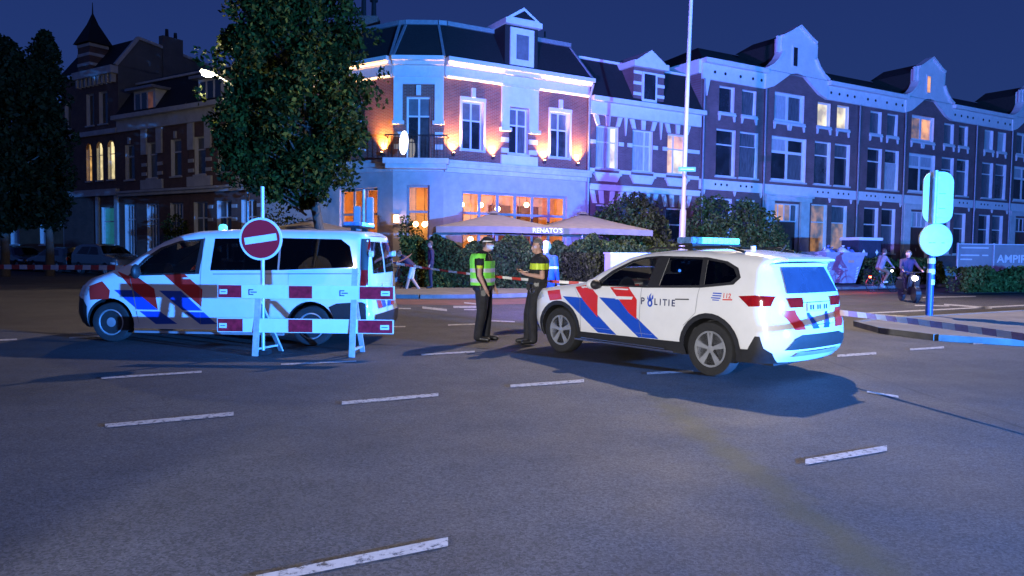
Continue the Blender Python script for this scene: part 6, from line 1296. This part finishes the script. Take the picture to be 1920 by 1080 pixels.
shrub('tall_shrub', 'tall loose shrub to the right of the parasols', [bl(1140, 415, 35, .8), bl(1172, 400, 35, .95), bl(1205, 405, 34, .9), bl(1225, 435, 33, .8), bl(1190, 440, 34, .9), bl(1205, 470, 33, .9), bl(1165, 455, 33.5, .8), bl(1195, 380, 35, .55), bl(1232, 460, 32.5, .7), bl(1215, 495, 32.5, .8), bl(1160, 490, 32.5, .8)], .15, 900)
shrub('tall_shrub', 'broad shrub directly behind the roof lights of the police car', [bl(1320, 430, 34, .95), bl(1345, 400, 34.5, .85), bl(1330, 460, 33.5, 1.0), bl(1300, 450, 33.5, .65), bl(1360, 440, 33.5, .9), bl(1365, 475, 33, .9), bl(1320, 490, 33, .9), bl(1318, 388, 34, .5)], .15, 900)
shrub('tall_shrub', 'rounded shrub left of the skip', [bl(1400, 430, 34, .95), bl(1430, 425, 34, .85), bl(1410, 405, 34.5, .7), bl(1445, 450, 34, .8), bl(1405, 465, 33.5, 1.0), bl(1450, 475, 34, .8), bl(1395, 390, 34, .5), bl(1430, 495, 34, .9)], .15, 900)
shrub('low_shrub', 'small shrub at the left foot of the skip', [bl(1490, 500, 35, .8), bl(1512, 510, 35.5, .6), bl(1470, 515, 35, .7)], .13, 900)
shrub('planter_bush', 'loose bush beside the restaurant entrance', [bl(768, 440, 31.5, .55), bl(780, 470, 31.5, .7), bl(760, 415, 31.5, .3), bl(800, 480, 31, .6)], .13, 700)
shrub('pale_bush', 'pale bush against the dark house behind the van windscreen', [bl(328, 425, 42, .75), bl(335, 450, 42, .8)], .15, 700)
shrub('pale_bush', 'loose grey bush behind the no-entry sign', [bl(520, 415, 31, .7), bl(545, 425, 31, .6), bl(500, 440, 31, .8), bl(570, 440, 31, .7)], .13, 500)
def hedge(label, a, b_, w, h, n, size, core=.12):
    a = Vector((a[0], a[1], 0)); b_ = Vector((b_[0], b_[1], 0)); L = (b_ - a).length; o = thing('hedge', label, 'hedge', a, math.atan2((b_ - a).y, (b_ - a).x))
    q = rng.uniform(0, 1, (n, 3)); k = rng.integers(0, 4, n); q[k == 0, 1] *= .18; q[k == 1, 2] = 1 - q[k == 1, 2] * .2; q[k == 2, 1] *= .3
    p = np.stack([q[:, 0] * L, q[:, 1] * w, .12 + q[:, 2] * (h - .12)], 1)
    bump = .16 * np.sin(p[:, 0] * 1.9) + .13 * np.sin(p[:, 0] * 4.3 + 1) + .08 * np.sin(p[:, 0] * 9.1 + 2); top = q[:, 2] > .5; p[:, 2] += np.where(top, bump * (q[:, 2] - .5) * 2, 0); p[:, 1] += .12 * np.sin(p[:, 0] * 2.7 + p[:, 2] * 3) + rng.normal(0, .05, n)
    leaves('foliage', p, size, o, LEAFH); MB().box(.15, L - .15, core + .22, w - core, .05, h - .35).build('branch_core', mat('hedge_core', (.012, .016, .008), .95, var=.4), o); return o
hedge('leafy hedge screening the restaurant terrace behind the officers', (-4.35, 28.9), (3.4, 29.0), 1.2, 1.95, 26000, .125)
hedge('leafy hedge continuing behind the cable cabinet and bonnet', (3.5, 29.1), (8.6, 31.4), 1.2, 1.85, 16000, .125)
hb1 = gnd(1645, 545); hedge('dark clipped hedge behind the cyclist and scooter', (17.6, 36.0), (23.0, 39.6), .9, 1.25, 12000, .13)
hedge('low dark hedge at the right edge below the hoarding', (18.6, 30.4), (25.0, 33.0), 1.1, .95, 13000, .13)
